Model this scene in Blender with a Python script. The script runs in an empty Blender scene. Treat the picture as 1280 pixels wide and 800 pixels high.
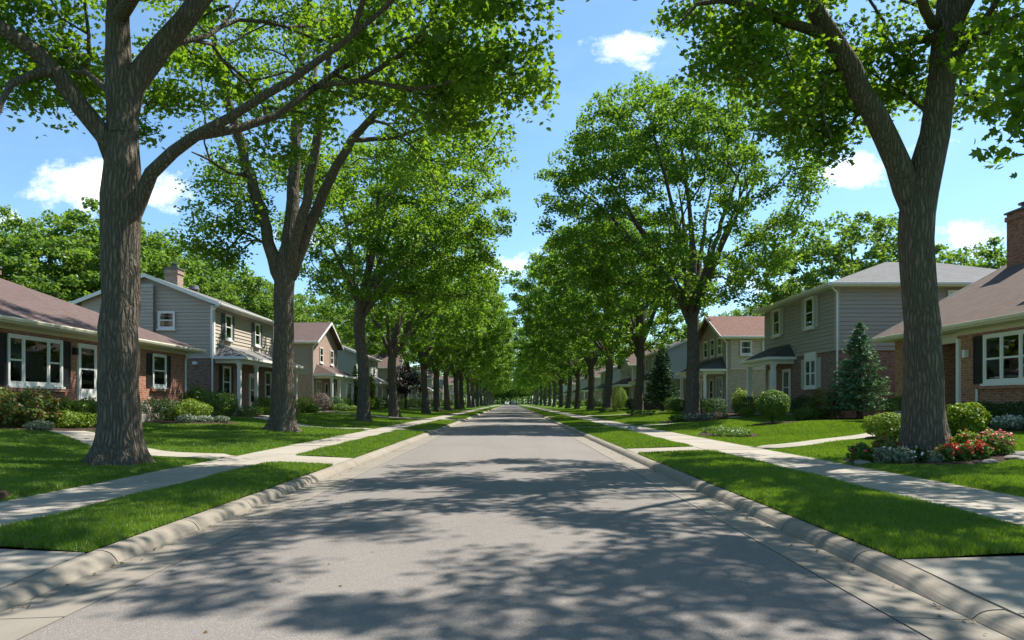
import bpy, bmesh, math, random
import numpy as np
from mathutils import Vector, Matrix

random.seed(7)
RNG = np.random.default_rng(11)
sc = bpy.context.scene
COL = sc.collection
R = math.radians
EYE, FPX, VX, HY = 1.3, 900.0, 638.0, 503.0


def at(px, D):
    return (px - VX) / FPX * D


def P3(px, py, D):
    return np.array([(px - VX) / FPX * D, D, EYE + (HY - py) / FPX * D])


# ------------------------------------------------------------------ node helper
class G:
    def __init__(s, tree):
        s.t = tree
        tree.nodes.clear()

    def n(s, typ, ins=None, **props):
        nd = s.t.nodes.new('ShaderNode' + typ)
        for k, v in props.items():
            setattr(nd, k, v)
        for k, v in (ins or {}).items():
            sock = nd.inputs[k]
            if hasattr(v, 'is_linked') or isinstance(v, bpy.types.NodeSocket):
                s.t.links.new(v, sock)
            else:
                sock.default_value = v
        return nd

    def math(s, op, a, b=0.0, clamp=False):
        return s.n('Math', {0: a, 1: b}, operation=op, use_clamp=clamp).outputs[0]

    def mix(s, f, a, b, blend='MIX'):
        nd = s.n('Mix', {0: f}, data_type='RGBA', blend_type=blend)
        for i, v in ((6, a), (7, b)):
            if isinstance(v, bpy.types.NodeSocket):
                s.t.links.new(v, nd.inputs[i])
            else:
                nd.inputs[i].default_value = (*v, 1) if len(v) == 3 else v
        return nd.outputs[2]

    def ramp(s, f, stops):
        nd = s.n('ValToRGB', {0: f})
        e = nd.color_ramp.elements
        while len(e) > len(stops):
            e.remove(e[-1])
        while len(e) < len(stops):
            e.new(0.5)
        for el, (p, c) in zip(e, stops):
            el.position = p
            el.color = (*c, 1) if len(c) == 3 else c
        return nd.outputs[0]

    def noise(s, vec, scale, detail=4, rough=0.55, out=0):
        return s.n('TexNoise', {'Vector': vec, 'Scale': scale, 'Detail': detail, 'Roughness': rough}).outputs[out]

    def mapping(s, vec, scale=(1, 1, 1), loc=(0, 0, 0)):
        return s.n('Mapping', {'Vector': vec, 'Scale': scale, 'Location': loc}).outputs[0]

    def obj(s):
        return s.n('TexCoord').outputs['Object']

    def bump(s, h, strength=0.3, dist=0.02, normal=None):
        ins = {'Height': h, 'Strength': strength, 'Distance': dist}
        if normal is not None:
            ins['Normal'] = normal
        return s.n('Bump', ins).outputs[0]

    def out(s, sh):
        o = s.n('OutputMaterial')
        s.t.links.new(sh, o.inputs['Surface'])

    def pbsdf(s, col, rough=0.8, normal=None, spec=0.3, **kw):
        b = s.n('BsdfPrincipled')
        for k, v in (('Base Color', col), ('Roughness', rough), ('Specular IOR Level', spec), *kw.items()):
            if isinstance(v, bpy.types.NodeSocket):
                s.t.links.new(v, b.inputs[k])
            else:
                b.inputs[k].default_value = (*v, 1) if isinstance(v, tuple) and len(v) == 3 else v
        if normal is not None:
            s.t.links.new(normal, b.inputs['Normal'])
        return b.outputs[0]


def new_mat(name):
    m = bpy.data.materials.new(name)
    m.use_nodes = True
    return m, G(m.node_tree)


def mul(c, k):
    return tuple(x * k for x in c)


def m_leaf(name, dark, light, trans, tf=0.42, gloss=0.025, accent=None):
    m, g = new_mat(name)
    geo = g.n('NewGeometry')
    rnd = geo.outputs['Random Per Island']
    big = g.noise(g.obj(), 0.45, 2)
    f = g.math('ADD', g.math('MULTIPLY', rnd, 0.75), g.math('MULTIPLY', g.math('SUBTRACT', big, 0.5), 1.0), True)
    f = g.math('ADD', f, 0.1, True)
    col = g.mix(f, dark, light)
    tcol = g.mix(f, mul(trans, 0.7), trans)
    if accent:
        k = g.math('GREATER_THAN', rnd, 0.86)
        col = g.mix(k, col, accent)
        tcol = g.mix(k, tcol, accent)
    d = g.n('BsdfDiffuse', {'Color': col}).outputs[0]
    t = g.n('BsdfTranslucent', {'Color': tcol}).outputs[0]
    s1 = g.n('MixShader', {0: tf, 1: d, 2: t}).outputs[0]
    gl = g.n('BsdfGlossy', {'Color': (0.9, 0.95, 0.9, 1), 'Roughness': 0.42}).outputs[0]
    g.out(g.n('MixShader', {0: gloss, 1: s1, 2: gl}).outputs[0])
    return m


def m_bark(name, a, b, sc_=1.0):
    m, g = new_mat(name)
    o = g.obj()
    dist = g.n('TexNoise', {'Vector': o, 'Scale': 2.2 * sc_, 'Detail': 3.0}).outputs['Color']
    v = g.n('VectorMath', {0: o, 1: g.n('VectorMath', {0: dist, 'Scale': 0.16}, operation='SCALE').outputs[0]}, operation='ADD').outputs[0]
    vs = g.mapping(v, (17 * sc_, 17 * sc_, 2.3 * sc_))
    vor = g.n('TexVoronoi', {'Vector': vs, 'Scale': 1.0}, feature='DISTANCE_TO_EDGE').outputs['Distance']
    fine = g.noise(g.mapping(v, (30 * sc_, 30 * sc_, 9 * sc_)), 1.0, 5, 0.65)
    patch = g.noise(o, 1.1, 4)
    h = g.math('ADD', g.math('MULTIPLY', g.math('MINIMUM', vor, 0.35), 2.2), g.math('MULTIPLY', fine, 0.6))
    col = g.mix(g.math('MULTIPLY', h, 0.85, True), a, b)
    col = g.mix(g.math('MULTIPLY', patch, 0.35), col, (0.10, 0.095, 0.07))
    g.out(g.pbsdf(col, 0.95, g.bump(h, 1.0, 0.05), 0.12))
    return m


def wallcoord(g):
    s = g.n('SeparateXYZ', {0: g.obj()})
    u = g.math('ADD', s.outputs[0], s.outputs[1])
    return g.n('CombineXYZ', {0: u, 1: s.outputs[2], 2: 0.0}).outputs[0], u, s.outputs[2]


def m_brick(name, c1, c2, mortar):
    m, g = new_mat(name)
    v, u, z = wallcoord(g)
    b = g.n('TexBrick', {'Vector': v, 'Color1': (*c1, 1), 'Color2': (*c2, 1), 'Mortar': (*mortar, 1), 'Scale': 1.0,
                         'Mortar Size': 0.011, 'Mortar Smooth': 0.15, 'Bias': -0.1, 'Brick Width': 0.225, 'Row Height': 0.078})
    spot = g.n('TexNoise', {'Vector': g.mapping(v, (4.4, 12.8, 1)), 'Scale': 1.0, 'Detail': 1.0}).outputs[0]
    col = g.mix(g.math('MULTIPLY', g.math('SUBTRACT', spot, 0.46), 3.0, True), b.outputs[0], mul(c1, 0.5))
    col = g.mix(g.math('MULTIPLY', g.noise(g.obj(), 0.7, 5), 0.35), col, mul(c2, 0.7))
    h = g.math('ADD', g.math('MULTIPLY', b.outputs['Fac'], -1.0), g.math('MULTIPLY', g.noise(v, 60, 3), 0.25))
    g.out(g.pbsdf(col, 0.92, g.bump(h, 0.8, 0.012), 0.15))
    return m


def m_siding(name, c, pitch=0.13):
    m, g = new_mat(name)
    v, u, z = wallcoord(g)
    saw = g.math('FRACT', g.math('DIVIDE', z, pitch))
    row = g.n('TexWhiteNoise', {'W': g.math('FLOOR', g.math('DIVIDE', z, pitch))}, noise_dimensions='1D').outputs[0]
    h = g.math('POWER', saw, 0.35)
    h2 = g.math('SUBTRACT', 1.0, saw)
    lip = g.math('MULTIPLY', g.math('LESS_THAN', saw, 0.1), -0.9)
    hh = g.math('ADD', h2, lip)
    col = g.mix(g.math('MULTIPLY', g.noise(g.mapping(v, (0.5, 1.3, 1)), 1.2, 5), 0.5), c, mul(c, 0.72))
    col = g.mix(g.math('MULTIPLY', row, 0.16), col, mul(c, 0.7))
    g.out(g.pbsdf(col, 0.6, g.bump(hh, 0.9, 0.018), 0.3))
    return m


def m_roof(name, c1, c2):
    m, g = new_mat(name)
    s = g.n('SeparateXYZ', {0: g.obj()})
    u = g.math('ADD', s.outputs[0], s.outputs[1])
    v = g.n('CombineXYZ', {0: u, 1: s.outputs[2], 2: 0.0}).outputs[0]
    b = g.n('TexBrick', {'Vector': v, 'Color1': (*c1, 1), 'Color2': (*c2, 1), 'Mortar': (*mul(c1, 0.45), 1), 'Scale': 1.0,
                         'Mortar Size': 0.006, 'Mortar Smooth': 0.3, 'Bias': 0.0, 'Brick Width': 0.3, 'Row Height': 0.062})
    col = g.mix(g.math('MULTIPLY', g.noise(g.obj(), 0.8, 5, 0.65), 0.55), b.outputs[0], mul(c2, 0.62))
    col = g.mix(g.math('MULTIPLY', g.noise(g.obj(), 55, 2), 0.35), col, mul(c2, 1.5))
    h = g.math('ADD', g.math('MULTIPLY', b.outputs['Fac'], -1.0), g.math('MULTIPLY', g.noise(g.obj(), 70, 2), 0.6))
    g.out(g.pbsdf(col, 0.95, g.bump(h, 0.7, 0.012), 0.15))
    return m


def m_paint(name, c, rough=0.5, dirt=0.25):
    m, g = new_mat(name)
    col = g.mix(g.math('MULTIPLY', g.noise(g.obj(), 2.5, 6, 0.65), dirt), c, mul(c, 0.6))
    g.out(g.pbsdf(col, rough, g.bump(g.noise(g.obj(), 30, 3), 0.15, 0.003), 0.35))
    return m


def m_glass():
    m, g = new_mat('window_glass')
    wav = g.bump(g.noise(g.obj(), 1.3, 2), 0.25, 0.012)
    fr = g.n('Fresnel', {'IOR': 1.55, 'Normal': wav}).outputs[0]
    fac = g.math('ADD', g.math('MULTIPLY', fr, 1.2), 0.06, True)
    tr = g.n('BsdfTransparent', {'Color': (0.78, 0.84, 0.82, 1)}).outputs[0]
    gl = g.n('BsdfGlossy', {'Color': (0.95, 1, 1, 1), 'Roughness': 0.02, 'Normal': wav}).outputs[0]
    g.out(g.n('MixShader', {0: fac, 1: tr, 2: gl}).outputs[0])
    return m


def m_asphalt():
    m, g = new_mat('asphalt')
    o = g.obj()
    v1 = g.n('TexVoronoi', {'Vector': o, 'Scale': 85.0}, feature='F1')
    cell = g.n('SeparateColor', {0: v1.outputs['Color']}).outputs[0]
    n1 = g.noise(o, 130, 3, 0.7)
    n2 = g.noise(o, 7, 6, 0.7)
    n3 = g.noise(g.mapping(o, (1.0, 0.16, 1)), 0.9, 4)
    n4 = g.noise(g.mapping(o, (0.9, 0.9, 1)), 0.35, 4)
    base = g.mix(n2, (0.168, 0.148, 0.132), (0.212, 0.188, 0.166))
    base = g.mix(g.math('MULTIPLY', g.math('SUBTRACT', n3, 0.4), 1.3, True), base, (0.245, 0.22, 0.195))
    base = g.mix(g.math('MULTIPLY', g.math('SUBTRACT', n4, 0.5), 1.6, True), base, (0.142, 0.13, 0.118))
    base = g.mix(g.math('MULTIPLY', cell, 0.30), base, (0.10, 0.092, 0.085))
    base = g.mix(g.math('MULTIPLY', g.math('GREATER_THAN', cell, 0.86), 0.22), base, (0.40, 0.38, 0.35))
    # thin sealed cracks wandering across the lane
    dv = g.n('VectorMath', {0: o, 1: g.n('VectorMath', {0: g.n('TexNoise', {'Vector': o, 'Scale': 1.7, 'Detail': 5.0}).outputs['Color'], 'Scale': 0.9}, operation='SCALE').outputs[0]}, operation='ADD').outputs[0]
    cr = g.n('TexVoronoi', {'Vector': g.mapping(dv, (0.2, 0.085, 0.01)), 'Scale': 1.0}, feature='DISTANCE_TO_EDGE').outputs['Distance']
    crm = g.math('MULTIPLY', g.math('LESS_THAN', cr, 0.0022), g.math('GREATER_THAN', n4, 0.47))
    base = g.mix(g.math('MULTIPLY', crm, 0.16), base, (0.10, 0.095, 0.09))
    h = g.math('ADD', g.math('MULTIPLY', v1.outputs['Distance'], -1.2), g.math('MULTIPLY', n1, 0.8))
    g.out(g.pbsdf(base, 0.88, g.bump(h, 0.55, 0.006), 0.2))
    return m


def m_concrete(name, c, per=True):
    m, g = new_mat(name)
    o = g.obj()
    r = g.n('NewGeometry').outputs['Random Per Island']
    col = g.mix(g.noise(o, 2.2, 7, 0.68), mul(c, 0.72), mul(c, 1.12))
    col = g.mix(g.math('MULTIPLY', r, 0.4), col, mul(c, 0.74))
    col = g.mix(g.math('MULTIPLY', g.math('SUBTRACT', g.noise(g.mapping(o, (1, 1, 1)), 0.8, 5), 0.5), 2.2, True), col, mul(c, 0.55))
    sp = g.noise(o, 150, 2, 0.6)
    col = g.mix(g.math('MULTIPLY', g.math('SUBTRACT', sp, 0.5), 1.5, True), col, mul(c, 0.5))
    g.out(g.pbsdf(col, 0.9, g.bump(g.math('ADD', sp, g.noise(o, 25, 4)), 0.35, 0.006), 0.2))
    return m


def m_ground(name, a, b, c, scale=1.0):
    m, g = new_mat(name)
    o = g.obj()
    n1 = g.noise(o, 0.55 * scale, 5)
    n2 = g.noise(o, 28 * scale, 5, 0.75)
    col = g.mix(n1, a, b)
    col = g.mix(g.math('MULTIPLY', g.math('SUBTRACT', n2, 0.42), 1.6, True), col, c)
    g.out(g.pbsdf(col, 0.95, g.bump(n2, 1.0, 0.05), 0.1))
    return m


def m_grass():
    m, g = new_mat('grass_blades')
    geo = g.n('NewGeometry')
    rnd = geo.outputs['Random Per Island']
    o = geo.outputs['Position']
    big = g.noise(o, 0.5, 4)
    mid = g.noise(o, 3.0, 3)
    f = g.math('ADD', g.math('MULTIPLY', rnd, 0.5), g.math('ADD', g.math('MULTIPLY', g.math('SUBTRACT', big, 0.5), 1.2), g.math('MULTIPLY', g.math('SUBTRACT', mid, 0.42), 0.8)), True)
    col = g.mix(f, (0.076, 0.152, 0.010), (0.212, 0.320, 0.022))
    col = g.mix(g.math('GREATER_THAN', rnd, 0.955), col, (0.26, 0.23, 0.09))
    d = g.n('BsdfDiffuse', {'Color': col}).outputs[0]
    t = g.n('BsdfTranslucent', {'Color': g.mix(f, (0.145, 0.26, 0.008), (0.30, 0.45, 0.015))}).outputs[0]
    s1 = g.n('MixShader', {0: 0.42, 1: d, 2: t}).outputs[0]
    gl = g.n('BsdfGlossy', {'Color': (1, 1, 1, 1), 'Roughness': 0.5}).outputs[0]
    g.out(g.n('MixShader', {0: 0.03, 1: s1, 2: gl}).outputs[0])
    return m


M = {}
M['leaf_maple'] = m_leaf('leaf_maple', (0.030, 0.078, 0.009), (0.120, 0.225, 0.020), (0.285, 0.48, 0.018), 0.50, 0.025)
M['leaf_street'] = m_leaf('leaf_street', (0.038, 0.098, 0.014), (0.140, 0.255, 0.030), (0.26, 0.45, 0.024), 0.46, 0.02)
M['leaf_back'] = m_leaf('leaf_back', (0.050, 0.118, 0.024), (0.165, 0.27, 0.055), (0.26, 0.42, 0.036), 0.44, 0.02)
M['leaf_lime'] = m_leaf('leaf_lime', (0.10, 0.18, 0.015), (0.23, 0.31, 0.025), (0.24, 0.33, 0.015), 0.4)
M['leaf_dark'] = m_leaf('leaf_dark', (0.022, 0.050, 0.012), (0.052, 0.100, 0.020), (0.07, 0.13, 0.014), 0.28)
M['leaf_mid'] = m_leaf('leaf_mid', (0.050, 0.115, 0.018), (0.135, 0.225, 0.034), (0.19, 0.31, 0.024), 0.37)
M['leaf_red'] = m_leaf('leaf_red', (0.05, 0.115, 0.016), (0.19, 0.20, 0.035), (0.22, 0.25, 0.03), 0.38, accent=(0.30, 0.12, 0.05))
M['leaf_silver'] = m_leaf('leaf_silver', (0.11, 0.15, 0.09), (0.26, 0.30, 0.20), (0.15, 0.2, 0.08), 0.3)
M['leaf_pink'] = m_leaf('leaf_pink', (0.10, 0.09, 0.06), (0.28, 0.19, 0.17), (0.2, 0.15, 0.1), 0.3)
M['leaf_plum'] = m_leaf('leaf_plum', (0.018, 0.012, 0.014), (0.05, 0.026, 0.032), (0.07, 0.02, 0.03), 0.3)
M['needle_blue'] = m_leaf('needle_blue', (0.055, 0.13, 0.062), (0.185, 0.31, 0.165), (0.15, 0.27, 0.10), 0.27)
M['needle_green'] = m_leaf('needle_green', (0.022, 0.066, 0.026), (0.07, 0.14, 0.06), (0.06, 0.12, 0.03), 0.25)
M['petal_red'] = m_leaf('petal_red', (0.55, 0.03, 0.03), (0.80, 0.14, 0.08), (0.7, 0.08, 0.04), 0.3)
M['petal_pink'] = m_leaf('petal_pink', (0.62, 0.10, 0.14), (0.85, 0.34, 0.30), (0.7, 0.2, 0.2), 0.3)
M['petal_white'] = m_leaf('petal_white', (0.6, 0.6, 0.55), (0.85, 0.85, 0.82), (0.6, 0.6, 0.5), 0.3)
M['bark'] = m_bark('bark', (0.042, 0.033, 0.024), (0.245, 0.200, 0.152))
M['bark_thin'] = m_bark('bark_thin', (0.045, 0.036, 0.028), (0.15, 0.125, 0.10), 1.6)
M['brick_red'] = m_brick('brick_red', (0.34, 0.115, 0.068), (0.45, 0.185, 0.11), (0.40, 0.35, 0.29))
M['brick_orange'] = m_brick('brick_orange', (0.37, 0.150, 0.075), (0.46, 0.215, 0.118), (0.36, 0.32, 0.26))
M['brick_brown'] = m_brick('brick_brown', (0.21, 0.125, 0.095), (0.28, 0.175, 0.135), (0.34, 0.30, 0.27))
M['brick_salmon'] = m_brick('brick_salmon', (0.40, 0.25, 0.18), (0.50, 0.35, 0.27), (0.46, 0.40, 0.33))
M['brick_pale'] = m_brick('brick_pale', (0.50, 0.40, 0.32), (0.58, 0.48, 0.39), (0.5, 0.46, 0.40))
M['side_taupe'] = m_siding('side_taupe', (0.46, 0.40, 0.33))
M['side_gray'] = m_siding('side_gray', (0.395, 0.352, 0.302))
M['side_tan'] = m_siding('side_tan', (0.40, 0.345, 0.265))
M['side_pale'] = m_siding('side_pale', (0.50, 0.50, 0.47))
M['side_blue'] = m_siding('side_blue', (0.44, 0.44, 0.42))
M['side_cream'] = m_siding('side_cream', (0.62, 0.51, 0.41))
M['roof_mauve'] = m_roof('roof_mauve', (0.095, 0.064, 0.056), (0.140, 0.098, 0.088))
M['roof_gray'] = m_roof('roof_gray', (0.135, 0.13, 0.124), (0.19, 0.185, 0.178))
M['roof_brown'] = m_roof('roof_brown', (0.098, 0.069, 0.056), (0.142, 0.104, 0.086))
M['roof_red'] = m_roof('roof_red', (0.145, 0.080, 0.062), (0.20, 0.115, 0.092))
M['roof_dark'] = m_roof('roof_dark', (0.07, 0.068, 0.066), (0.105, 0.10, 0.098))
M['white'] = m_paint('white_trim', (0.76, 0.75, 0.71))
M['cream'] = m_paint('cream_trim', (0.66, 0.61, 0.49))
M['black'] = m_paint('black_paint', (0.022, 0.023, 0.026))
M['teal'] = m_paint('shutter_gray', (0.085, 0.10, 0.11))
M['sage'] = m_paint('shutter_pale', (0.50, 0.50, 0.45))
M['door_brown'] = m_paint('door_brown', (0.12, 0.055, 0.035))
M['metal'] = m_paint('flue_metal', (0.13, 0.13, 0.135), 0.45)
M['interior'] = m_paint('room_dark', (0.035, 0.034, 0.03), 0.9)  # near-black paint standing in for the shade of an unlit room
M['curtain'] = m_paint('curtain_cloth', (0.68, 0.69, 0.62), 0.9)
M['glass'] = m_glass()
M['asphalt'] = m_asphalt()
M['concrete'] = m_concrete('concrete', (0.36, 0.32, 0.262))
M['kerbcon'] = m_concrete('kerb_concrete', (0.28, 0.243, 0.193))
M['gutter'] = m_concrete('gutter_concrete', (0.25, 0.22, 0.178))
M['lawn'] = m_ground('lawn_soil', (0.052, 0.115, 0.010), (0.09, 0.165, 0.014), (0.13, 0.225, 0.020))
M['mulch'] = m_ground('mulch', (0.045, 0.03, 0.022), (0.075, 0.05, 0.036), (0.12, 0.085, 0.06), 1.6)
M['stone'] = m_concrete('edging_stone', (0.27, 0.245, 0.21))
M['field'] = m_ground('far_ground', (0.03, 0.07, 0.012), (0.045, 0.09, 0.016), (0.05, 0.10, 0.02), 0.3)
M['grass'] = m_grass()


# ------------------------------------------------------------------ mesh helpers
def link(name, me, mat, parent=None, loc=None, smooth=False):
    o = bpy.data.objects.new(name, me)
    COL.objects.link(o)
    if mat is not None and not me.materials:
        me.materials.append(mat)
    if parent is not None:
        o.parent = parent
    if loc is not None:
        o.location = loc
    if smooth:
        me.shade_smooth()
    return o


def np_mesh(name, verts, faces):
    """verts (n,3); faces: int array (m,k) all of one size"""
    me = bpy.data.meshes.new(name)
    verts = np.asarray(verts, np.float32)
    faces = np.asarray(faces, np.int32)
    m, k = faces.shape
    me.vertices.add(len(verts))
    me.vertices.foreach_set('co', verts.ravel())
    me.loops.add(m * k)
    me.loops.foreach_set('vertex_index', faces.ravel())
    me.polygons.add(m)
    me.polygons.foreach_set('loop_start', np.arange(0, m * k, k, dtype=np.int32))
    me.polygons.foreach_set('loop_total', np.full(m, k, np.int32))
    me.update(calc_edges=True)
    return me


def tag(o, label=None, cat=None, group=None, kind=None):
    if label:
        o['label'] = label
    if cat:
        o['category'] = cat
    if group:
        o['group'] = group
    if kind:
        o['kind'] = kind
    return o


def empty(name, loc, label, cat, group=None, rz=0.0):
    o = bpy.data.objects.new(name, None)
    COL.objects.link(o)
    o.location = loc
    o.rotation_euler.z = rz
    o.empty_display_size = 0.3
    return tag(o, label, cat, group)


class MB:
    def __init__(s):
        s.v, s.f = [], []

    def box(s, x0, x1, y0, y1, z0, z1):
        if x0 > x1: x0, x1 = x1, x0
        if y0 > y1: y0, y1 = y1, y0
        if z0 > z1: z0, z1 = z1, z0
        b = len(s.v)
        s.v += [(x0, y0, z0), (x1, y0, z0), (x1, y1, z0), (x0, y1, z0), (x0, y0, z1), (x1, y0, z1), (x1, y1, z1), (x0, y1, z1)]
        s.f += [tuple(b + i for i in q) for q in ((0, 3, 2, 1), (4, 5, 6, 7), (0, 1, 5, 4), (1, 2, 6, 5), (2, 3, 7, 6), (3, 0, 4, 7))]

    def prism(s, pts, off):
        b, n = len(s.v), len(pts)
        s.v += [tuple(p) for p in pts] + [tuple(p[i] + off[i] for i in range(3)) for p in pts]
        s.f += [tuple(b + i for i in range(n)), tuple(b + n + i for i in reversed(range(n)))]
        s.f += [(b + i, b + n + i, b + n + (i + 1) % n, b + (i + 1) % n) for i in range(n)]

    def face(s, pts):
        b = len(s.v)
        s.v += [tuple(p) for p in pts]
        s.f.append(tuple(range(b, b + len(pts))))

    def cyl(s, p0, p1, r, n=10, r1=None):
        p0, p1 = np.array(p0, float), np.array(p1, float)
        d = p1 - p0
        d /= np.linalg.norm(d)
        a = np.cross(d, (0, 0, 1.0) if abs(d[2]) < 0.9 else (1.0, 0, 0))
        a /= np.linalg.norm(a)
        c = np.cross(d, a)
        b = len(s.v)
        r1 = r if r1 is None else r1
        for p, rr in ((p0, r), (p1, r1)):
            for i in range(n):
                t = 2 * math.pi * i / n
                s.v.append(tuple(p + rr * (math.cos(t) * a + math.sin(t) * c)))
        for i in range(n):
            j = (i + 1) % n
            s.f.append((b + i, b + j, b + n + j, b + n + i))
        s.f += [tuple(b + i for i in range(n)), tuple(b + n + i for i in reversed(range(n)))]

    def build(s, name, mat, parent=None, loc=None, bevel=0.0):
        me = bpy.data.meshes.new(name)
        me.from_pydata(s.v, [], s.f)
        bm = bmesh.new()
        bm.from_mesh(me)
        bmesh.ops.recalc_face_normals(bm, faces=bm.faces)
        if bevel:
            bmesh.ops.bevel(bm, geom=bm.edges[:], offset=bevel, segments=1, affect='EDGES', clamp_overlap=True)
        bm.to_mesh(me)
        bm.free()
        return link(name, me, mat, parent, loc)


# ------------------------------------------------------------------ ground
LK, RK = -3.18, 2.77           # kerb faces
LG, RG = -2.68, 2.29           # asphalt edges
LS, RS = (-5.86, -4.62), (4.72, 6.2)   # sidewalks
ROAD_END = 352.0


def smooth(t):
    t = np.clip(t, 0, 1)
    return t * t * (3 - 2 * t)


def gz(x, y):
    x = np.asarray(x, float)
    y = np.asarray(y, float)
    s = np.where(x < 0, (-x - 5.86), (x - 6.2))
    z = 0.145 + 0.045 * smooth(s / 0.22) + 0.40 * smooth(s / 8.0)
    w = np.clip(s / 2.0, 0, 1) * 0.022
    z = z + w * (np.sin(x * 0.9 + y * 0.37) + np.sin(y * 0.83 - x * 0.31 + 1.7))
    return z


def grid(name, xs, ys, zf, mat, kind='structure'):
    X, Y = np.meshgrid(xs, ys)
    Z = zf(X, Y)
    v = np.stack([X.ravel(), Y.ravel(), Z.ravel()], 1)
    n, m = len(xs), len(ys)
    i = np.arange((m - 1) * (n - 1))
    a = (i // (n - 1)) * n + i % (n - 1)
    f = np.stack([a, a + 1, a + n + 1, a + n], 1)
    o = link(name, np_mesh(name, v, f), mat, smooth=True)
    tag(o, kind=kind)
    return o


ysl = np.concatenate([np.arange(-30, 80, 0.6), np.arange(80, 420, 3.0)])
grid('lawn', np.concatenate([np.arange(-70, -16, 2.0), np.arange(-16, -6.3, 0.4), [-6.3, -6.1, -6.02, -5.94, -5.86]]), ysl, gz, M['lawn'])
grid('lawn', np.concatenate([[6.2, 6.28, 6.36, 6.45], np.arange(6.6, 16.6, 0.4), np.arange(18, 71, 2.0)]), ysl, gz, M['lawn'])
gm = MB()
gm.face([(-2500, -2500, -0.12), (2500, -2500, -0.12), (2500, 2500, -0.12), (-2500, 2500, -0.12)])
tag(gm.build('ground', M['field']), kind='structure')


def road_z(x, y):
    c = (LG + RG) / 2
    return 0.012 + 0.035 * (1 - ((x - c) / 2.5) ** 2) + 0.004 * np.sin(y * 0.7 + x) * np.sin(x * 1.3)


grid('road', np.linspace(LG + .014, RG - .014, 13), np.concatenate([np.arange(-30, 40, 0.8), np.arange(40, ROAD_END, 4.0)]), road_z, M['asphalt'])
cross = MB()
cross.box(-90, 90, ROAD_END - 4, ROAD_END + 4, -0.1, 0.006)
tag(cross.build('cross_road', M['asphalt']), kind='structure')

# strips between sidewalk and kerb, broken by crossings and aprons
L_CUTS = [(-30, 5.75), (13.7, 15.5), (29.3, 30.9), (46.5, 51.5), (70, 72), (90, 94), (128, 131), (165, 168)]
R_CUTS = [(-30, 5.5), (16.8, 18.6), (33.5, 35.2), (57, 60), (82, 85), (120, 123), (160, 163)]


def in_cut(y, cuts):
    r = np.zeros(np.shape(y), bool)
    for a, b in cuts:
        r |= (np.asarray(y) > a) & (np.asarray(y) < b)
    return r


def spans(cuts, y1):
    out = []
    for (a, b), nxt in zip(cuts, cuts[1:] + [(y1, y1)]):
        out.append((b, nxt[0]))
    return out


def kerb_h(y, cuts):
    h = 0.098
    for a, b in cuts:
        low = 0.055 if b - a > 2.2 else 0.094
        if a < y < b:
            t = min(1.0, (b - y) / 1.1, (y - a) / 1.1)
            t = t * t * (3 - 2 * t)
            h = min(h, 0.098 + (low - 0.098) * t)
    return h


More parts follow.
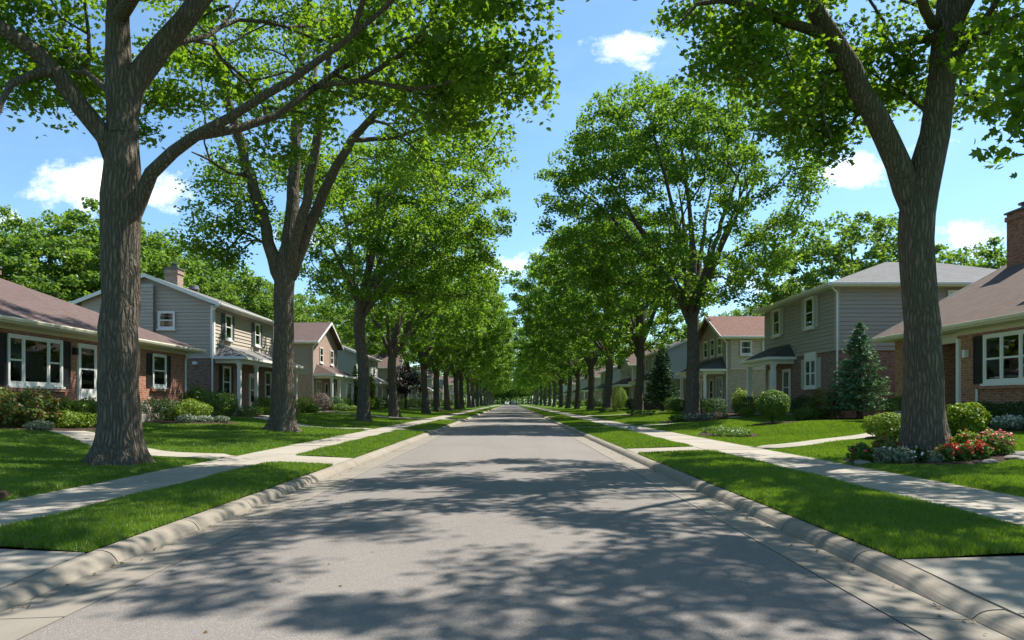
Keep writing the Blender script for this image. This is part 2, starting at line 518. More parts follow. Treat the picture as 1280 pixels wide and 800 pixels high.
for side, K, GU, S, cuts in ((-1, LK, LG, LS, L_CUTS), (1, RK, RG, RS, R_CUTS)):
    # kerb: extruded rounded profile in cast lengths with open joints
    v, f = [], []
    y = -20.0
    while y < ROAD_END - 4:
        ln = 1.52 if y < 60 else 6.0
        ys = np.linspace(y + 0.008, y + ln - 0.008, 5 if y < 60 else 2)
        base = len(v)
        wob = random.uniform(-0.003, 0.003)
        for yy in ys:
            h = kerb_h(yy, cuts) + wob * 0.5
            low = h < 0.1
            prof = [(-0.002, -0.08), (0.0, 0.0), (0.035, h * 0.62), (0.05, h * 0.85), (0.075, h * 0.96), (0.11, h), (0.19, h + 0.002), (0.195, -0.08)]
            if low:
                prof = [(-0.002, -0.08), (0.0, 0.0), (0.03, h * 0.45), (0.06, h * 0.75), (0.09, h * 0.9), (0.13, h), (0.19, h + 0.002), (0.195, -0.08)]
            for dx, z in prof:
                v.append((K + side * (dx + wob), yy, z))
        n = 8
        for i in range(len(ys) - 1):
            for j in range(n):
                a, b = base + i * n + j, base + i * n + (j + 1) % n
                f.append((a, b, b + n, a + n))
        f.append(tuple(base + j for j in range(n)))
        f.append(tuple(base + (len(ys) - 1) * n + j for j in range(n)))
        y += ln
    me = bpy.data.meshes.new('kerb')
    me.from_pydata(v, [], f)
    bm = bmesh.new(); bm.from_mesh(me); bmesh.ops.recalc_face_normals(bm, faces=bm.faces); bm.to_mesh(me); bm.free()
    tag(link('kerb', me, M['kerbcon']), kind='structure')
    # gutter pan
    gb = MB()
    y = -20.0
    while y < ROAD_END - 4:
        ln = 3.04 if y < 60 else 12.0
        pts = [(GU, y + 0.006, 0.014), (K + side * 0.03, y + 0.006, -0.006), (K + side * 0.03, y + ln - 0.006, -0.006), (GU, y + ln - 0.006, 0.014)]
        gb.prism(pts, (0, 0, -0.1))
        y += ln
    tag(gb.build('gutter', M['gutter']), kind='structure')
    # sidewalk slabs
    sb = MB()
    y = -20.0
    while y < ROAD_END - 6:
        ln = 1.5 if y < 80 else 6.0
        dz = random.uniform(-0.004, 0.004)
        pts = [(S[0], y + 0.007, 0.16 + dz), (S[1], y + 0.007, 0.16 + dz), (S[1], y + ln - 0.007, 0.16 + dz + random.uniform(-.003, .003)), (S[0], y + ln - 0.007, 0.16 + dz)]
        sb.prism(pts, (0, 0, -0.12))
        y += ln
    tag(sb.build('sidewalk', M['concrete']), kind='structure')
    inner = S[1] if side < 0 else S[0]
    kb = K + side * 0.212
    x0, x1 = sorted((inner, kb))
    bed = MB()
    bed.box(min(S) - 0.02, max(S) + 0.02, -20, ROAD_END - 6, -0.1, 0.04)
    tag(bed.build('sidewalk_base', M['mulch']), kind='structure')

    def strip_z(X, Y, x0=x0, x1=x1):
        return 0.106 + 0.046 * smooth((X - x0) / (x1 - x0) if x0 > 0 else (x1 - X) / (x1 - x0)) + 0.02 * np.sin(np.pi * (X - x0) / (x1 - x0)) + 0 * Y
    for a, b in spans(cuts, ROAD_END - 8):
        grid('verge', np.linspace(x0, x1, 5), np.linspace(a, b, max(4, int((b - a) / 1.0))), strip_z, M['lawn'])
    ab = MB()
    for a, b in cuts:
        yy = max(a, -20.0)
        nseg = max(2, round((b - yy) / 1.3))
        for k in range(nseg):
            ya, yb = yy + (b - yy) * k / nseg + 0.007, yy + (b - yy) * (k + 1) / nseg - 0.007
            ha, hb = kerb_h(ya, cuts) + 0.004, kerb_h(yb, cuts) + 0.004
            if k == nseg - 1:
                hb = 0.102
            inner_s = inner + (-side) * -0.012 * 0
            ab.prism([(inner - side * 0.008, ya, 0.157), (kb, ya, ha), (kb, yb, hb), (inner - side * 0.008, yb, 0.157)], (0, 0, -0.14))
    tag(ab.build('apron', M['concrete']), kind='structure')


def path(name, pts, width, mat, lift=0.022, thick=0.06):
    """slabs draped over the lawn along a polyline"""
    pts = np.array(pts, float)
    # catmull resample
    dense = []
    for i in range(len(pts) - 1):
        p0, p1, p2, p3 = pts[max(i - 1, 0)], pts[i], pts[i + 1], pts[min(i + 2, len(pts) - 1)]
        for t in np.linspace(0, 1, 12, endpoint=False):
            dense.append(0.5 * ((2 * p1) + (-p0 + p2) * t + (2 * p0 - 5 * p1 + 4 * p2 - p3) * t * t + (-p0 + 3 * p1 - 3 * p2 + p3) * t ** 3))
    dense.append(pts[-1])
    d = np.array(dense)
    tan = np.gradient(d, axis=0)
    tan /= np.linalg.norm(tan, axis=1)[:, None]
    nor = np.stack([-tan[:, 1], tan[:, 0]], 1)
    mb = MB()
    l, r = d + nor * width / 2, d - nor * width / 2
    for i in range(len(d) - 1):
        q = [l[i], r[i], r[i + 1], l[i + 1]]
        mb.prism([(p[0], p[1], float(gz(p[0], p[1])) + lift) for p in q], (0, 0, -thick))
    me = mb.build(name, mat)
    tag(me, kind='structure')
    return d


PATHS = []   # (polyline, halfwidth) to keep grass off
PATHS.append((path('walk', [(-5.9, 14.7), (-7.6, 15.3), (-9.2, 16.6), (-10.6, 18.0), (-11.9, 19.0)], 1.05, M['concrete']), 0.54))
PATHS.append((path('walk', [(-11.9, 19.0), (-12.9, 21.2), (-13.2, 24.2), (-14.2, 25.7)], 1.0, M['concrete']), 0.52))
PATHS.append((path('walk', [(-5.9, 30.1), (-9, 31.0), (-12, 34.5), (-13.4, 38.5)], 1.0, M['concrete']), 0.52))
PATHS.append((path('driveway', [(-5.9, 49), (-10, 50), (-15, 52), (-26, 52.5)], 3.0, M['concrete']), 1.5))
PATHS.append((path('walk', [(6.25, 17.7), (8, 18.6), (10.0, 20.1), (12.3, 22.2), (14.3, 24.3)], 0.95, M['concrete']), 0.5))
PATHS.append((path('walk', [(6.25, 34.3), (9, 36), (11.5, 38.4), (13.2, 39.0)], 1.0, M['concrete']), 0.52))
PATHS.append((path('driveway', [(6.25, 58.5), (12, 58.8), (28, 59)], 3.0, M['concrete']), 1.5))
PATHS.append((path('driveway', [(-5.9, 92), (-12, 92), (-26, 92)], 3.0, M['concrete']), 1.5))

BEDS = []    # (cx, cy, rx, ry)


def bed(cx, cy, rx, ry, seed=0, name='mulch_bed'):
    rg = random.Random(seed)
    ph = [rg.uniform(0, 6.28) for _ in range(4)]
    n = 40
    v = [(cx, cy, float(gz(cx, cy)) + 0.05)]
    for ring in (0.55, 0.85, 1.0):
        for i in range(n):
            t = 2 * math.pi * i / n
            k = ring * (1 + 0.07 * math.sin(3 * t + ph[0]) + 0.05 * math.sin(5 * t + ph[1]))
            x, y = cx + rx * k * math.cos(t), cy + ry * k * math.sin(t)
            v.append((x, y, float(gz(x, y)) + (0.05 if ring < 0.9 else -0.02)))
    f = [(0, 1 + i, 1 + (i + 1) % n) for i in range(n)]
    for r_ in (0, 1):
        for i in range(n):
            a, b = 1 + r_ * n + i, 1 + r_ * n + (i + 1) % n
            f.append((a, a + n, b + n, b))
    me = bpy.data.meshes.new(name)
    me.from_pydata(v, [], f)
    tag(link(name, me, M['mulch'], smooth=True), kind='structure')
    BEDS.append((cx, cy, rx, ry))


bed(7.85, 13.5, 1.58, 1.2, 1)
bed(9.6, 38.0, 1.7, 1.5, 2)
bed(9.6, 54.0, 1.6, 1.5, 3)
bed(9.6, 72.0, 1.5, 1.5, 4)
bed(-13.1, 20.3, 1.9, 2.6, 5)
bed(-12.7, 27.4, 2.3, 1.9, 6)
bed(-13.9, 35.6, 1.9, 3.0, 7)
bed(-14.0, 42.5, 1.3, 4.0, 8)
bed(-14.3, 58, 1.6, 5.5, 9)
bed(10.6, 29.0, 1.0, 0.75, 10)
bed(13.7, 30.8, 1.8, 1.6, 11)
bed(13.6, 40.5, 1.4, 3.2, 12)
bed(13.9, 20.5, 1.5, 3.3, 13)
bed(9.75, 18.45, 0.72, 0.5, 14)
bed(13.6, 50.0, 1.3, 4.5, 15)
bed(-6.28, 8.45, 0.34, 0.42, 16)
bed(7.2, 24.2, 0.9, 1.9, 17)


# ------------------------------------------------------------------ grass
def grass_patch(xr, yr, zf, dens, hmul=1.0, strip=None):
    (xa, xb), (ya, yb) = xr, yr
    n = int((xb - xa) * (yb - ya) * dens)
    x = RNG.uniform(xa, xb, n)
    y = RNG.uniform(ya, yb, n)
    vis = (y > 1.5) & (np.abs(x) / np.maximum(y, 0.1) < 0.78)
    for poly, hw in PATHS:
        d2 = np.full(n, 1e9)
        lo, hi = poly.min(0) - 2, poly.max(0) + 2
        sel = (x > lo[0]) & (x < hi[0]) & (y > lo[1]) & (y < hi[1])
        if sel.any():
            dd = np.min((x[sel, None] - poly[None, :, 0]) ** 2 + (y[sel, None] - poly[None, :, 1]) ** 2, 1)
            d2[sel] = dd
        vis &= d2 > (hw - 0.03) ** 2
    for cx, cy, rx, ry in BEDS:
        vis &= ((x - cx) / rx) ** 2 + ((y - cy) / ry) ** 2 > 1.0
    x, y = x[vis], y[vis]
    n = len(x)
    z = zf(x, y)
    w = np.maximum(0.0034, y * 0.00050) * RNG.uniform(0.8, 1.4, n)
    patch = 0.75 + 0.35 * np.sin(x * 1.7 + y * 0.9) * np.sin(y * 1.3 - x * 0.8)
    h = hmul * 0.041 * RNG.uniform(0.6, 1.5, n) * patch * (1 + np.minimum(y, 40) * 0.008)
    th = RNG.uniform(0, 2 * np.pi, n)
    lean = RNG.uniform(0.15, 0.95, n) * h
    la = RNG.uniform(0, 2 * np.pi, n)
    a = np.stack([x + np.cos(th) * w, y + np.sin(th) * w, z - 0.005], 1)
    b = np.stack([x - np.cos(th) * w, y - np.sin(th) * w, z - 0.005], 1)
    c = np.stack([x + np.cos(la) * lean, y + np.sin(la) * lean, z + h], 1)
    return np.stack([a, b, c], 1).reshape(-1, 3)


def grass_object(parts):
    v = np.concatenate(parts)
    f = np.arange(len(v)).reshape(-1, 3)
    o = link('grass', np_mesh('grass', v, f), M['grass'])
    tag(o, kind='stuff')


def sz(x, y):
    xx = np.asarray(x)
    t = np.where(xx > 0, (xx - 2.98) / 1.72, (-3.39 - xx) / 1.2)
    return 0.110 + 0.046 * smooth(t) + 0.02 * np.sin(np.pi * np.clip(t, 0, 1))


for side, K, S, cuts in ((-1, LK, LS, L_CUTS), (1, RK, RS, R_CUTS)):
    inner = S[1] if side < 0 else S[0]
    x0, x1 = sorted((inner + side * 0.03, K + side * 0.19))
    ps = []
    for a, b in spans(cuts, 110):
        for ya in np.arange(a, b, 3.0):
            yb = min(ya + 3.0, b)
            D = max(ya, 5.5)
            ps.append(grass_patch((x0, x1), (ya, yb), sz, 7600 * min(1, (6.5 / D) ** 1.25)))
    grass_object(ps)
    ps = []
    outer = S[0] if side < 0 else S[1]
    for ya in list(np.arange(5, 30, 2.5)) + list(np.arange(30, 110, 8.0)):
        yb = ya + (2.5 if ya < 30 else 8.0)
        dn = 6200 * min(1, (7.0 / ya) ** 1.25)
        for w0, w1 in ((0, 2), (2, 5), (5, 9.0)):
            xr = sorted((outer + side * w0 - side * (0.03 if w0 == 0 else 0), outer + side * w1))
            ps.append(grass_patch(xr, (ya, yb), gz, dn * (1.0 if w0 < 5 else 0.75)))
    grass_object(ps)


# fallen bits along the gutters
n = 480
gy = 3.5 + 45 * RNG.random(n) ** 1.6
sidep = RNG.random(n) < .5
gx = np.where(sidep, LK + .03 + np.abs(RNG.normal(0, .09, n)), RK - .03 - np.abs(RNG.normal(0, .09, n)))
far_ = RNG.random(n) < .22
gx = np.where(far_, RNG.uniform(-5.7, 6.0, n), gx)
gzv = np.where((gx < LK) | (gx > RK), .166, np.where((gx > LG) & (gx < RG), road_z(gx, gy) + .006, .012))
gzv = np.where((gx < -4.62) & (gx > -5.86), .172, gzv)
gzv = np.where((gx > 4.72), .172, gzv)
lit_p = np.stack([gx, gy, gzv], 1)
LITTER = lit_p


# ------------------------------------------------------------------ trees
LOBED = np.array([(0, 0), (.28, .02), (.52, .30), (.27, .38), (.45, .74), (.17, .68), (0, 1.05), (-.17, .68), (-.45, .74), (-.27, .38), (-.52, .30), (-.28, .02)])
OVAL = np.array([(0, 0), (.30, .28), (.27, .62), (0, 1.0), (-.27, .62), (-.30, .28)])
DIAMOND = np.array([(0, 0), (.36, .5), (0, 1.0), (-.36, .5)])


def leaves_mesh(name, pos, size, rng, shape='diamond', up=0.75, outward=None, aspect=1.0, axis=None):
    """one polygon fan per leaf, random tilt with an upward bias"""
    n = len(pos)
    nr = rng.normal(0, 0.62, (n, 3))
    nr[:, 2] += up
    if outward is not None:
        nr += outward
    nr /= np.linalg.norm(nr, axis=1)[:, None] + 1e-9
    t = rng.normal(0, 1, (n, 3)) if axis is None else axis + rng.normal(0, 0.35, (n, 3))
    t -= (t * nr).sum(1)[:, None] * nr
    t /= np.linalg.norm(t, axis=1)[:, None] + 1e-9
    b = np.cross(nr, t)
    s = (size * rng.uniform(0.65, 1.3, n))[:, None]
    shp = {'lobed': LOBED, 'oval': OVAL, 'diamond': DIAMOND}[shape] * np.array([aspect, 1.0])
    k = len(shp)
    if shape == 'diamond':
        V = np.empty((n, 4, 3), np.float32)
        for i, (u, w) in enumerate(shp):
            V[:, i] = pos + b * (u * s) + t * ((w - 0.5) * s) + nr * (s * (-0.12 if i in (1, 3) else 0.0))
        idx = np.array([[0, 1, 2], [0, 2, 3]])
        nv = 4
    else:
        V = np.empty((n, k + 1, 3), np.float32)
        V[:, 0] = pos + nr * (s * 0.06)
        for i, (u, w) in enumerate(shp):
            V[:, i + 1] = pos + b * (u * s) + t * ((w - 0.45) * s) - nr * (s * 0.28 * abs(u))
        idx = np.array([[0, 1 + i, 1 + (i + 1) % k] for i in range(k)])
        nv = k + 1
    F = (np.arange(n)[:, None, None] * nv + idx[None]).reshape(-1, 3)
    return np_mesh(name, V.reshape(-1, 3), F)


litter = link('fallen_leaves', leaves_mesh('fallen_leaves', LITTER, .035, np.random.default_rng(3), 'oval', 3.0), m_leaf('leaf_dry', (0.09, 0.055, 0.025), (0.26, 0.19, 0.08), (0.2, 0.15, 0.05), .2))
tag(litter, kind='stuff')


class Tree:
    def __init__(s, seed):
        s.rng = np.random.default_rng(seed)
        s.k = 1.0
        s.pos, s.par, s.pre, s.dir, s.plen, s.attach = [], [], [], [], [], []

    def add(s, p, par, pre=0.0, attach=True):
        p = np.asarray(p, float)
        s.pos.append(p)
        s.par.append(par)
        s.pre.append(pre)
        if par >= 0:
            d = p - s.pos[par]
            L = np.linalg.norm(d)
            s.dir.append(d / (L + 1e-9))
            s.plen.append(s.plen[par] + L)
        else:
            s.dir.append(np.array([0, 0, 1.0]))
            s.plen.append(0.0)
        s.attach.append(attach)
        return len(s.pos) - 1

    def polyline(s, pts, radii, par, attach_from=0.3, step=0.45, wob=0.03):
        """pts smooth through catmull; radii interpolated"""
        pts = [np.asarray(p, float) for p in pts]
        radii = [q * s.k for q in radii]
        n = len(pts)
        cur = par
        first = True
        ids = []
        tot = n - 1
        for i in range(n - 1):
            p0, p1, p2, p3 = pts[max(i - 1, 0)], pts[i], pts[i + 1], pts[min(i + 2, n - 1)]
            m = max(1, int(np.linalg.norm(p2 - p1) / step))
            for t in np.linspace(0, 1, m, endpoint=False) if i < n - 2 else np.linspace(0, 1, m + 1):
                q = 0.5 * ((2 * p1) + (-p0 + p2) * t + (2 * p0 - 5 * p1 + 4 * p2 - p3) * t * t + (-p0 + 3 * p1 - 3 * p2 + p3) * t ** 3)
                g = (i + t) / tot
                r = np.interp(g * tot, np.arange(n), radii) if len(radii) == n else radii[0] + (radii[-1] - radii[0]) * g
                if not first:
                    q = q + s.rng.normal(0, wob, 3) * min(1, r * 6)
                first = False
                cur = s.add(q, cur, r, g >= attach_from)
                ids.append(cur)
        return ids

    def nearest(s, p):
        a = np.array(s.pos)
        return int(np.argmin(((a - np.asarray(p)) ** 2).sum(1)))

    def grow(s, att, center, jitter=0.12, pathw=0.28):
        att = np.asarray(att)
        c = np.asarray(center, float)
        order = np.argsort(np.linalg.norm((att - c) * np.array([1, 1, 0.8]), axis=1))
        cap = len(s.pos) + len(att) * 8 + 100
        PA = np.zeros((cap, 3)); DA = np.zeros((cap, 3)); LA = np.zeros(cap); OK = np.zeros(cap, bool)
        m = len(s.pos)
        PA[:m] = s.pos; DA[:m] = s.dir; LA[:m] = s.plen; OK[:m] = s.attach
        tips = []
        for k in order:
            a = att[k]
            m = len(s.pos)
            d = a - PA[:m]
            L = np.linalg.norm(d, axis=1)
            cosang = (d * DA[:m]).sum(1) / (L + 1e-6)
            cost = L * (1 + 0.75 * (1 - cosang)) + pathw * (LA[:m] + L)
            cost[~OK[:m]] = 1e9
            j = int(np.argmin(cost))
            Lj = L[j]
            nseg = max(1, min(7, int(Lj / 0.5)))
            p0 = s.pos[j]
            ctrl = p0 + s.dir[j] * Lj * 0.38 + (a - p0) * 0.18 + np.array([0, 0, 0.06 * Lj])
            cur = j
            for q in range(1, nseg + 1):
                t = q / nseg
                pt = (1 - t) ** 2 * p0 + 2 * t * (1 - t) * ctrl + t * t * a
                if q < nseg:
                    pt = pt + s.rng.normal(0, jitter * 0.5 * min(1.0, Lj / 3), 3)
                cur = s.add(pt, cur)
                if len(s.pos) <= cap:
                    PA[cur] = s.pos[cur]; DA[cur] = s.dir[cur]; LA[cur] = s.plen[cur]; OK[cur] = True
            tips.append(cur)
        return tips

    def radii(s, tips, rtip=0.012, expo=0.42):
        n = len(s.pos)
        cnt = np.zeros(n)
        for t in tips:
            cnt[t] += 1
        for i in range(n - 1, -1, -1):
            if s.par[i] >= 0:
                cnt[s.par[i]] += cnt[i]
        r = rtip * np.maximum(cnt, 0.6) ** expo
        pre = np.array(s.pre)
        r = np.where(pre > 0, pre, r)
        for i in range(n):   # a child is never thicker than what bears it
            p = s.par[i]
            if p >= 0 and r[i] > r[p] * 0.97 and s.pre[i] == 0:
                r[i] = r[p] * 0.97
        s.r = r
        return r

    def wood(s, name, origin, flare=None, rmin=0.0):
        n = len(s.pos)
        kids = [[] for _ in range(n)]
        for i in range(n):
            if s.par[i] >= 0:
                kids[s.par[i]].append(i)
        V, F = [], []
        starts = [(0, -1)]
        while starts:
            i, frm = starts.pop()
            chain = [frm, i] if frm >= 0 else [i]
            while kids[chain[-1]]:
                ks = sorted(kids[chain[-1]], key=lambda k: -s.r[k])
                # straightest of the thick ones goes on
                for k in ks[1:]:
                    starts.append((k, chain[-1]))
                chain.append(ks[0])
            pts = np.array([s.pos[k] for k in chain])
            rr = np.array([s.r[k] for k in chain])
            if frm >= 0:
                rr[0] = min(rr[0], rr[1] * 1.25)
            if rr.max() < rmin or len(pts) < 2:
                continue
            istrunk = frm < 0
            R0 = rr[:3].max()
            sides = 40 if istrunk and flare else 14 if R0 > 0.14 else 9 if R0 > 0.06 else 5 if R0 > 0.025 else 3
            if istrunk and flare:     # extra rings at the root flare
                zs = np.array([0, .06, .14, .24, .36, .5, .7, .95, 1.3])
                z0 = pts[0][2]
                nxt = pts[pts[:, 2] > z0 + 1.4]
                extra = np.stack([np.interp(z0 + zs, pts[:, 2], pts[:, k]) for k in range(3)], 1)
                rx = np.interp(z0 + zs, pts[:, 2], rr)
                rr = np.concatenate([rx, rr[pts[:, 2] > z0 + 1.4]])
                pts = np.concatenate([extra, nxt])
            tan = np.gradient(pts, axis=0)
            tan /= np.linalg.norm(tan, axis=1)[:, None] + 1e-9
            a = np.cross(tan[0], (0, 1.0, 0.02) if abs(tan[0][2]) > 0.6 else (0, 0, 1.0))
            a /= np.linalg.norm(a)
            base = len(V)
            th = np.linspace(0, 2 * np.pi, sides, endpoint=False)
            ph = s.rng.uniform(0, 6.28, 4)
            for q in range(len(pts)):
                a = a - tan[q] * a.dot(tan[q])
                a /= np.linalg.norm(a) + 1e-9
                b = np.cross(tan[q], a)
                rad = np.full(sides, rr[q])
                if R0 > 0.12:
                    L = np.linalg.norm(pts[q] - pts[0])
                    rad = rad * (1 + 0.045 * np.sin(2 * th + ph[0] + L * 0.9) + 0.03 * np.sin(3 * th + ph[1] - L * 1.7) + 0.018 * np.sin(7 * th + ph[2] + L * 0.6))
                if istrunk and flare:
                    h = pts[q][2] - pts[0][2]
                    e = math.exp(-h / 0.27)
                    lob = 0.5 + 0.5 * np.cos(6 * th + ph[3] + 0.6 * np.sin(2 * th + ph[0]))
                    rad = rad * (1 + e * (0.30 * flare + 0.80 * flare * lob ** 1.6) + 0.10 * math.exp(-h / 1.2))
                ring = pts[q] + np.cos(th)[:, None] * a * rad[:, None] + np.sin(th)[:, None] * b * rad[:, None]
                if istrunk and q == 0:
                    ring[:, 2] -= 0.08
                V.extend(ring)
            for q in range(len(pts) - 1):
                for k in range(sides):
                    k2 = (k + 1) % sides
                    o = base + q * sides
                    F.append((o + k, o + k2, o + sides + k2, o + sides + k))
        me = np_mesh(name, np.array(V) - np.asarray(origin), np.array(F))
        return me


def ell_points(rng, c, r, n, shell=0.62, zbias=0.0):
    d = rng.normal(0, 1, (n, 3))
    d /= np.linalg.norm(d, axis=1)[:, None]
    k = shell + (1 - shell) * rng.random(n) ** 0.6
    inner = rng.random(n) < 0.14
    k[inner] = rng.uniform(min(0.35, shell * .6), shell, inner.sum())
    lump = 1 + 0.10 * np.sin(d[:, 0] * 5 + d[:, 2] * 3) * np.sin(d[:, 1] * 4.2 + 1.0) + 0.06 * np.sin(9 * d[:, 0] + 7 * d[:, 1] + 5 * d[:, 2])
    return np.asarray(c) + d * np.asarray(r) * (k * lump)[:, None]


def spread(pts, mind):
    """drop points closer than mind"""
    keep = []
    arr = np.empty((len(pts), 3))
    m = 0
    for p in pts:
        if m == 0 or ((arr[:m] - p) ** 2).sum(1).min() > mind * mind:
            arr[m] = p
            m += 1
    return arr[:m]


def crown_leaves(T, tips, rng, per, rc, droop=0.15, along=0.5):
    """leaf positions: sprays round each twig end and along the twig behind it"""
    out = []
    for t in tips:
        p = T.pos[t]
        q = T.pos[T.par[t]]
        k = int(per * rng.uniform(0.6, 1.4))
        g = np.clip(rng.normal(0, 1, (k, 3)), -1.5, 1.5) * np.array([rc, rc, rc * 0.55]) * rng.uniform(0.75, 1.2)
        f = rng.random(k)[:, None] ** 1.5 * along
        base = p * (1 - f) + q * f
        pt = base + g
        pt[:, 2] -= droop * (g[:, 0] ** 2 + g[:, 1] ** 2) / rc
        out.append(pt)
    return np.concatenate(out)


def make_tree(label, cat, group, base, T, tips, leaf_pos, leaf_size, shape, leafmat, barkmat, flare=1.0, name='street_tree', seed=0, up=0.75, rmin=0.0):
    root = empty(name, base, label, cat, group)
    me = T.wood('trunk', base, flare, rmin)
    link('trunk', me, barkmat, root, smooth=True)
    lm = leaves_mesh('crown', leaf_pos - np.asarray(base), leaf_size, np.random.default_rng(seed + 77), shape, up)
    link('crown', lm, leafmat, root)
    return root


GROUP_L = 'street trees in the row left of the road'
GROUP_R = 'street trees in the row right of the road'


def sun_gap(A):
    """thin spots of the left crowns through which sun reaches the bungalow planting"""
    X, Y = A[:, 0] - A[:, 2] * .545, A[:, 1] - A[:, 2] * .354
    hit = (X > -15.2) & (X < -10.9) & (Y > 18.0) & (Y < 29.0)
    return A[~(hit & (np.random.default_rng(4).random(len(A)) < .72))]


def dapple(A, seed, thr=.38):
    """openings in a crown, running along the light so that sun patches reach the lawn"""
    X, Y = A[:, 0] - A[:, 2] * .545, A[:, 1] - A[:, 2] * .354
    q = np.sin(1.25 * X + seed) * np.sin(1.05 * Y + 2 * seed) + .45 * np.sin(2.3 * X - 1.9 * Y + seed)
    return A[~((q > thr) & (np.random.default_rng(seed).random(len(A)) < .85))]


# --- hero: nearest on the left, trunk with three great limbs
def tree_left_near():
    D = 12.8
    T = Tree(21)
    b = P3(148, 578, D); b[2] = float(gz(b[0], b[1])) - 0.03
    tr = T.polyline([b, P3(149, 480, D), P3(150, 380, D), P3(150, 300, D), P3(151, 245, D), P3(153, 170, D), P3(149, 80, D + .1), P3(147, -30, D + .2), P3(140, -170, D + .4), P3(150, -330, D + .8)],
                    [.35, .325, .30, .305, .325, .26, .225, .18, .13, .06], -1, 0.55, 0.4, 0.012)
    n1 = T.nearest(P3(150, 215, D))
    T.polyline([P3(150, 215, D), P3(130, 172, D - .1), P3(102, 132, D - .3), P3(45, 62, D - .7), P3(-10, 28, D - 1.1), P3(-110, -30, D - 1.6), P3(-200, -90, D - 1.9)], [.19, .165, .15, .125, .11, .08, .04], n1, .35)
    n = T.nearest(P3(62, 88, D - .6))
    T.polyline([P3(62, 88, D - .6), P3(40, 94, D - .9), P3(15, 105, D - 1.3), P3(2, 128, D - 1.6), P3(-8, 160, D - 1.8)], [.075, .065, .055, .04, .02], n, .5)
    n2 = T.nearest(P3(150, 285, D))
    T.polyline([P3(156, 285, D), P3(172, 246, D - .05), P3(192, 215, D - .15), P3(218, 188, D - .3), P3(245, 170, D - .4), P3(285, 148, D - .5), P3(330, 120, D - .7), P3(400, 75, D - 1.0), P3(480, 10, D - 1.3), P3(560, -70, D - 1.5)],
               [.18, .145, .122, .108, .096, .08, .07, .058, .04, .02], n2, .5)
    n = T.nearest(P3(245, 170, D - .4))
    T.polyline([P3(245, 170, D - .4), P3(295, 162, D + .1), P3(345, 145, D + .6), P3(395, 108, D + 1.0), P3(470, 62, D + 1.5), P3(560, 32, D + 1.9), P3(640, 15, D + 2.2)], [.082, .075, .068, .06, .045, .027, .007], n, .35)
    n = T.nearest(P3(395, 108, D + 1.0))
    T.polyline([P3(395, 108, D + 1), P3(450, 100, D + .6), P3(520, 112, D + .2), P3(590, 95, D), P3(650, 92, D - .2)], [.055, .045, .034, .022, .008], n, .2)
    n3 = T.nearest(P3(152, 170, D))
    T.polyline([P3(154, 172, D), P3(168, 110, D + .15), P3(200, 62, D + .3), P3(230, 30, D + .4), P3(258, -10, D + .6), P3(310, -90, D + .9), P3(350, -190, D + 1.2)], [.25, .225, .20, .185, .17, .12, .05], n3, .4)
    n = T.nearest(P3(205, 58, D + .3))
    T.polyline([P3(205, 58, D + .3), P3(240, 50, D + .9), P3(275, 35, D + 1.6), P3(300, 0, D + 2.2)], [.06, .05, .04, .02], n, .3)
    n = T.nearest(P3(152, 130, D))
    T.polyline([P3(152, 130, D), P3(120, 100, D + 1.2), P3(95, 80, D + 2.3), P3(70, 40, D + 3.5)], [.08, .06, .05, .03], n, .3)
    T.polyline([P3(148, -10, D), P3(132, -50, D - 1.0), P3(90, -110, D - 2.6), P3(60, -170, D - 4)], [.12, .10, .08, .04], T.nearest(P3(148, -10, D)), .3)
    T.polyline([P3(150, 20, D), P3(200, -60, D - 1.6), P3(250, -130, D - 3), P3(300, -180, D - 4.5)], [.12, .10, .08, .04], T.nearest(P3(149, 20, D)), .3)
    rng = np.random.default_rng(5)
    A = [ell_points(rng, (-5.6, 12.6, 12.0), (8.4, 8.2, 4.2), 540, 0.6), ell_points(rng, (0.3, 8.3, 9.6), (2.4, 2.3, 1.1), 60, 0.2)]
    A.append(ell_points(rng, (-9.0, 14.6, 7.7), (2.2, 2.6, 1.5), 75, 0.2))
    A.append(ell_points(rng, (-1.0, 13.6, 7.75), (2.2, 2.0, 1.1), 95, 0.2))
    A.append(ell_points(rng, (-5.2, 15.2, 7.7), (2.2, 2.2, 1.3), 30, 0.2))
    A.append(ell_points(rng, (-10.0, 12.2, 6.4), (0.8, 1.0, .7), 9, 0.2))
    A = spread(np.concatenate(A), 0.42)
    A = A[A[:, 2] > 4.6]
    ra = np.hypot(A[:, 0] + 7.0, A[:, 1] - 12.8)
    A = A[~((ra < 3.6) & (A[:, 2] < 9.6) & (A[:, 2] > 5.9))]
    A = np.concatenate([A, spread(np.concatenate([ell_points(rng, (-9.7, 15.2, 8.5), (1.7, 1.8, 1.2), 70, .2), ell_points(rng, (-7.2, 17.2, 9.2), (2.0, 1.4, 1.0), 40, .2), ell_points(rng, (-8.4, 12.3, 9.6), (1.6, 1.4, .8), 20, .2)]), .42)])
    keep = A[:, 0] > -3.0
    A = np.concatenate([A[keep], dapple(sun_gap(A[~keep]), 3)])
    tips = T.grow(A, (-7, 13, 6.5))
    T.radii(tips, 0.011)
    lp = crown_leaves(T, tips, rng, 112, 0.28)
    make_tree('largest street tree left of the road, thick furrowed trunk with low spreading limbs', 'tree', GROUP_L, b, T, tips, lp, 0.113, 'lobed', M['leaf_maple'], M['bark'], 0.8, seed=1)


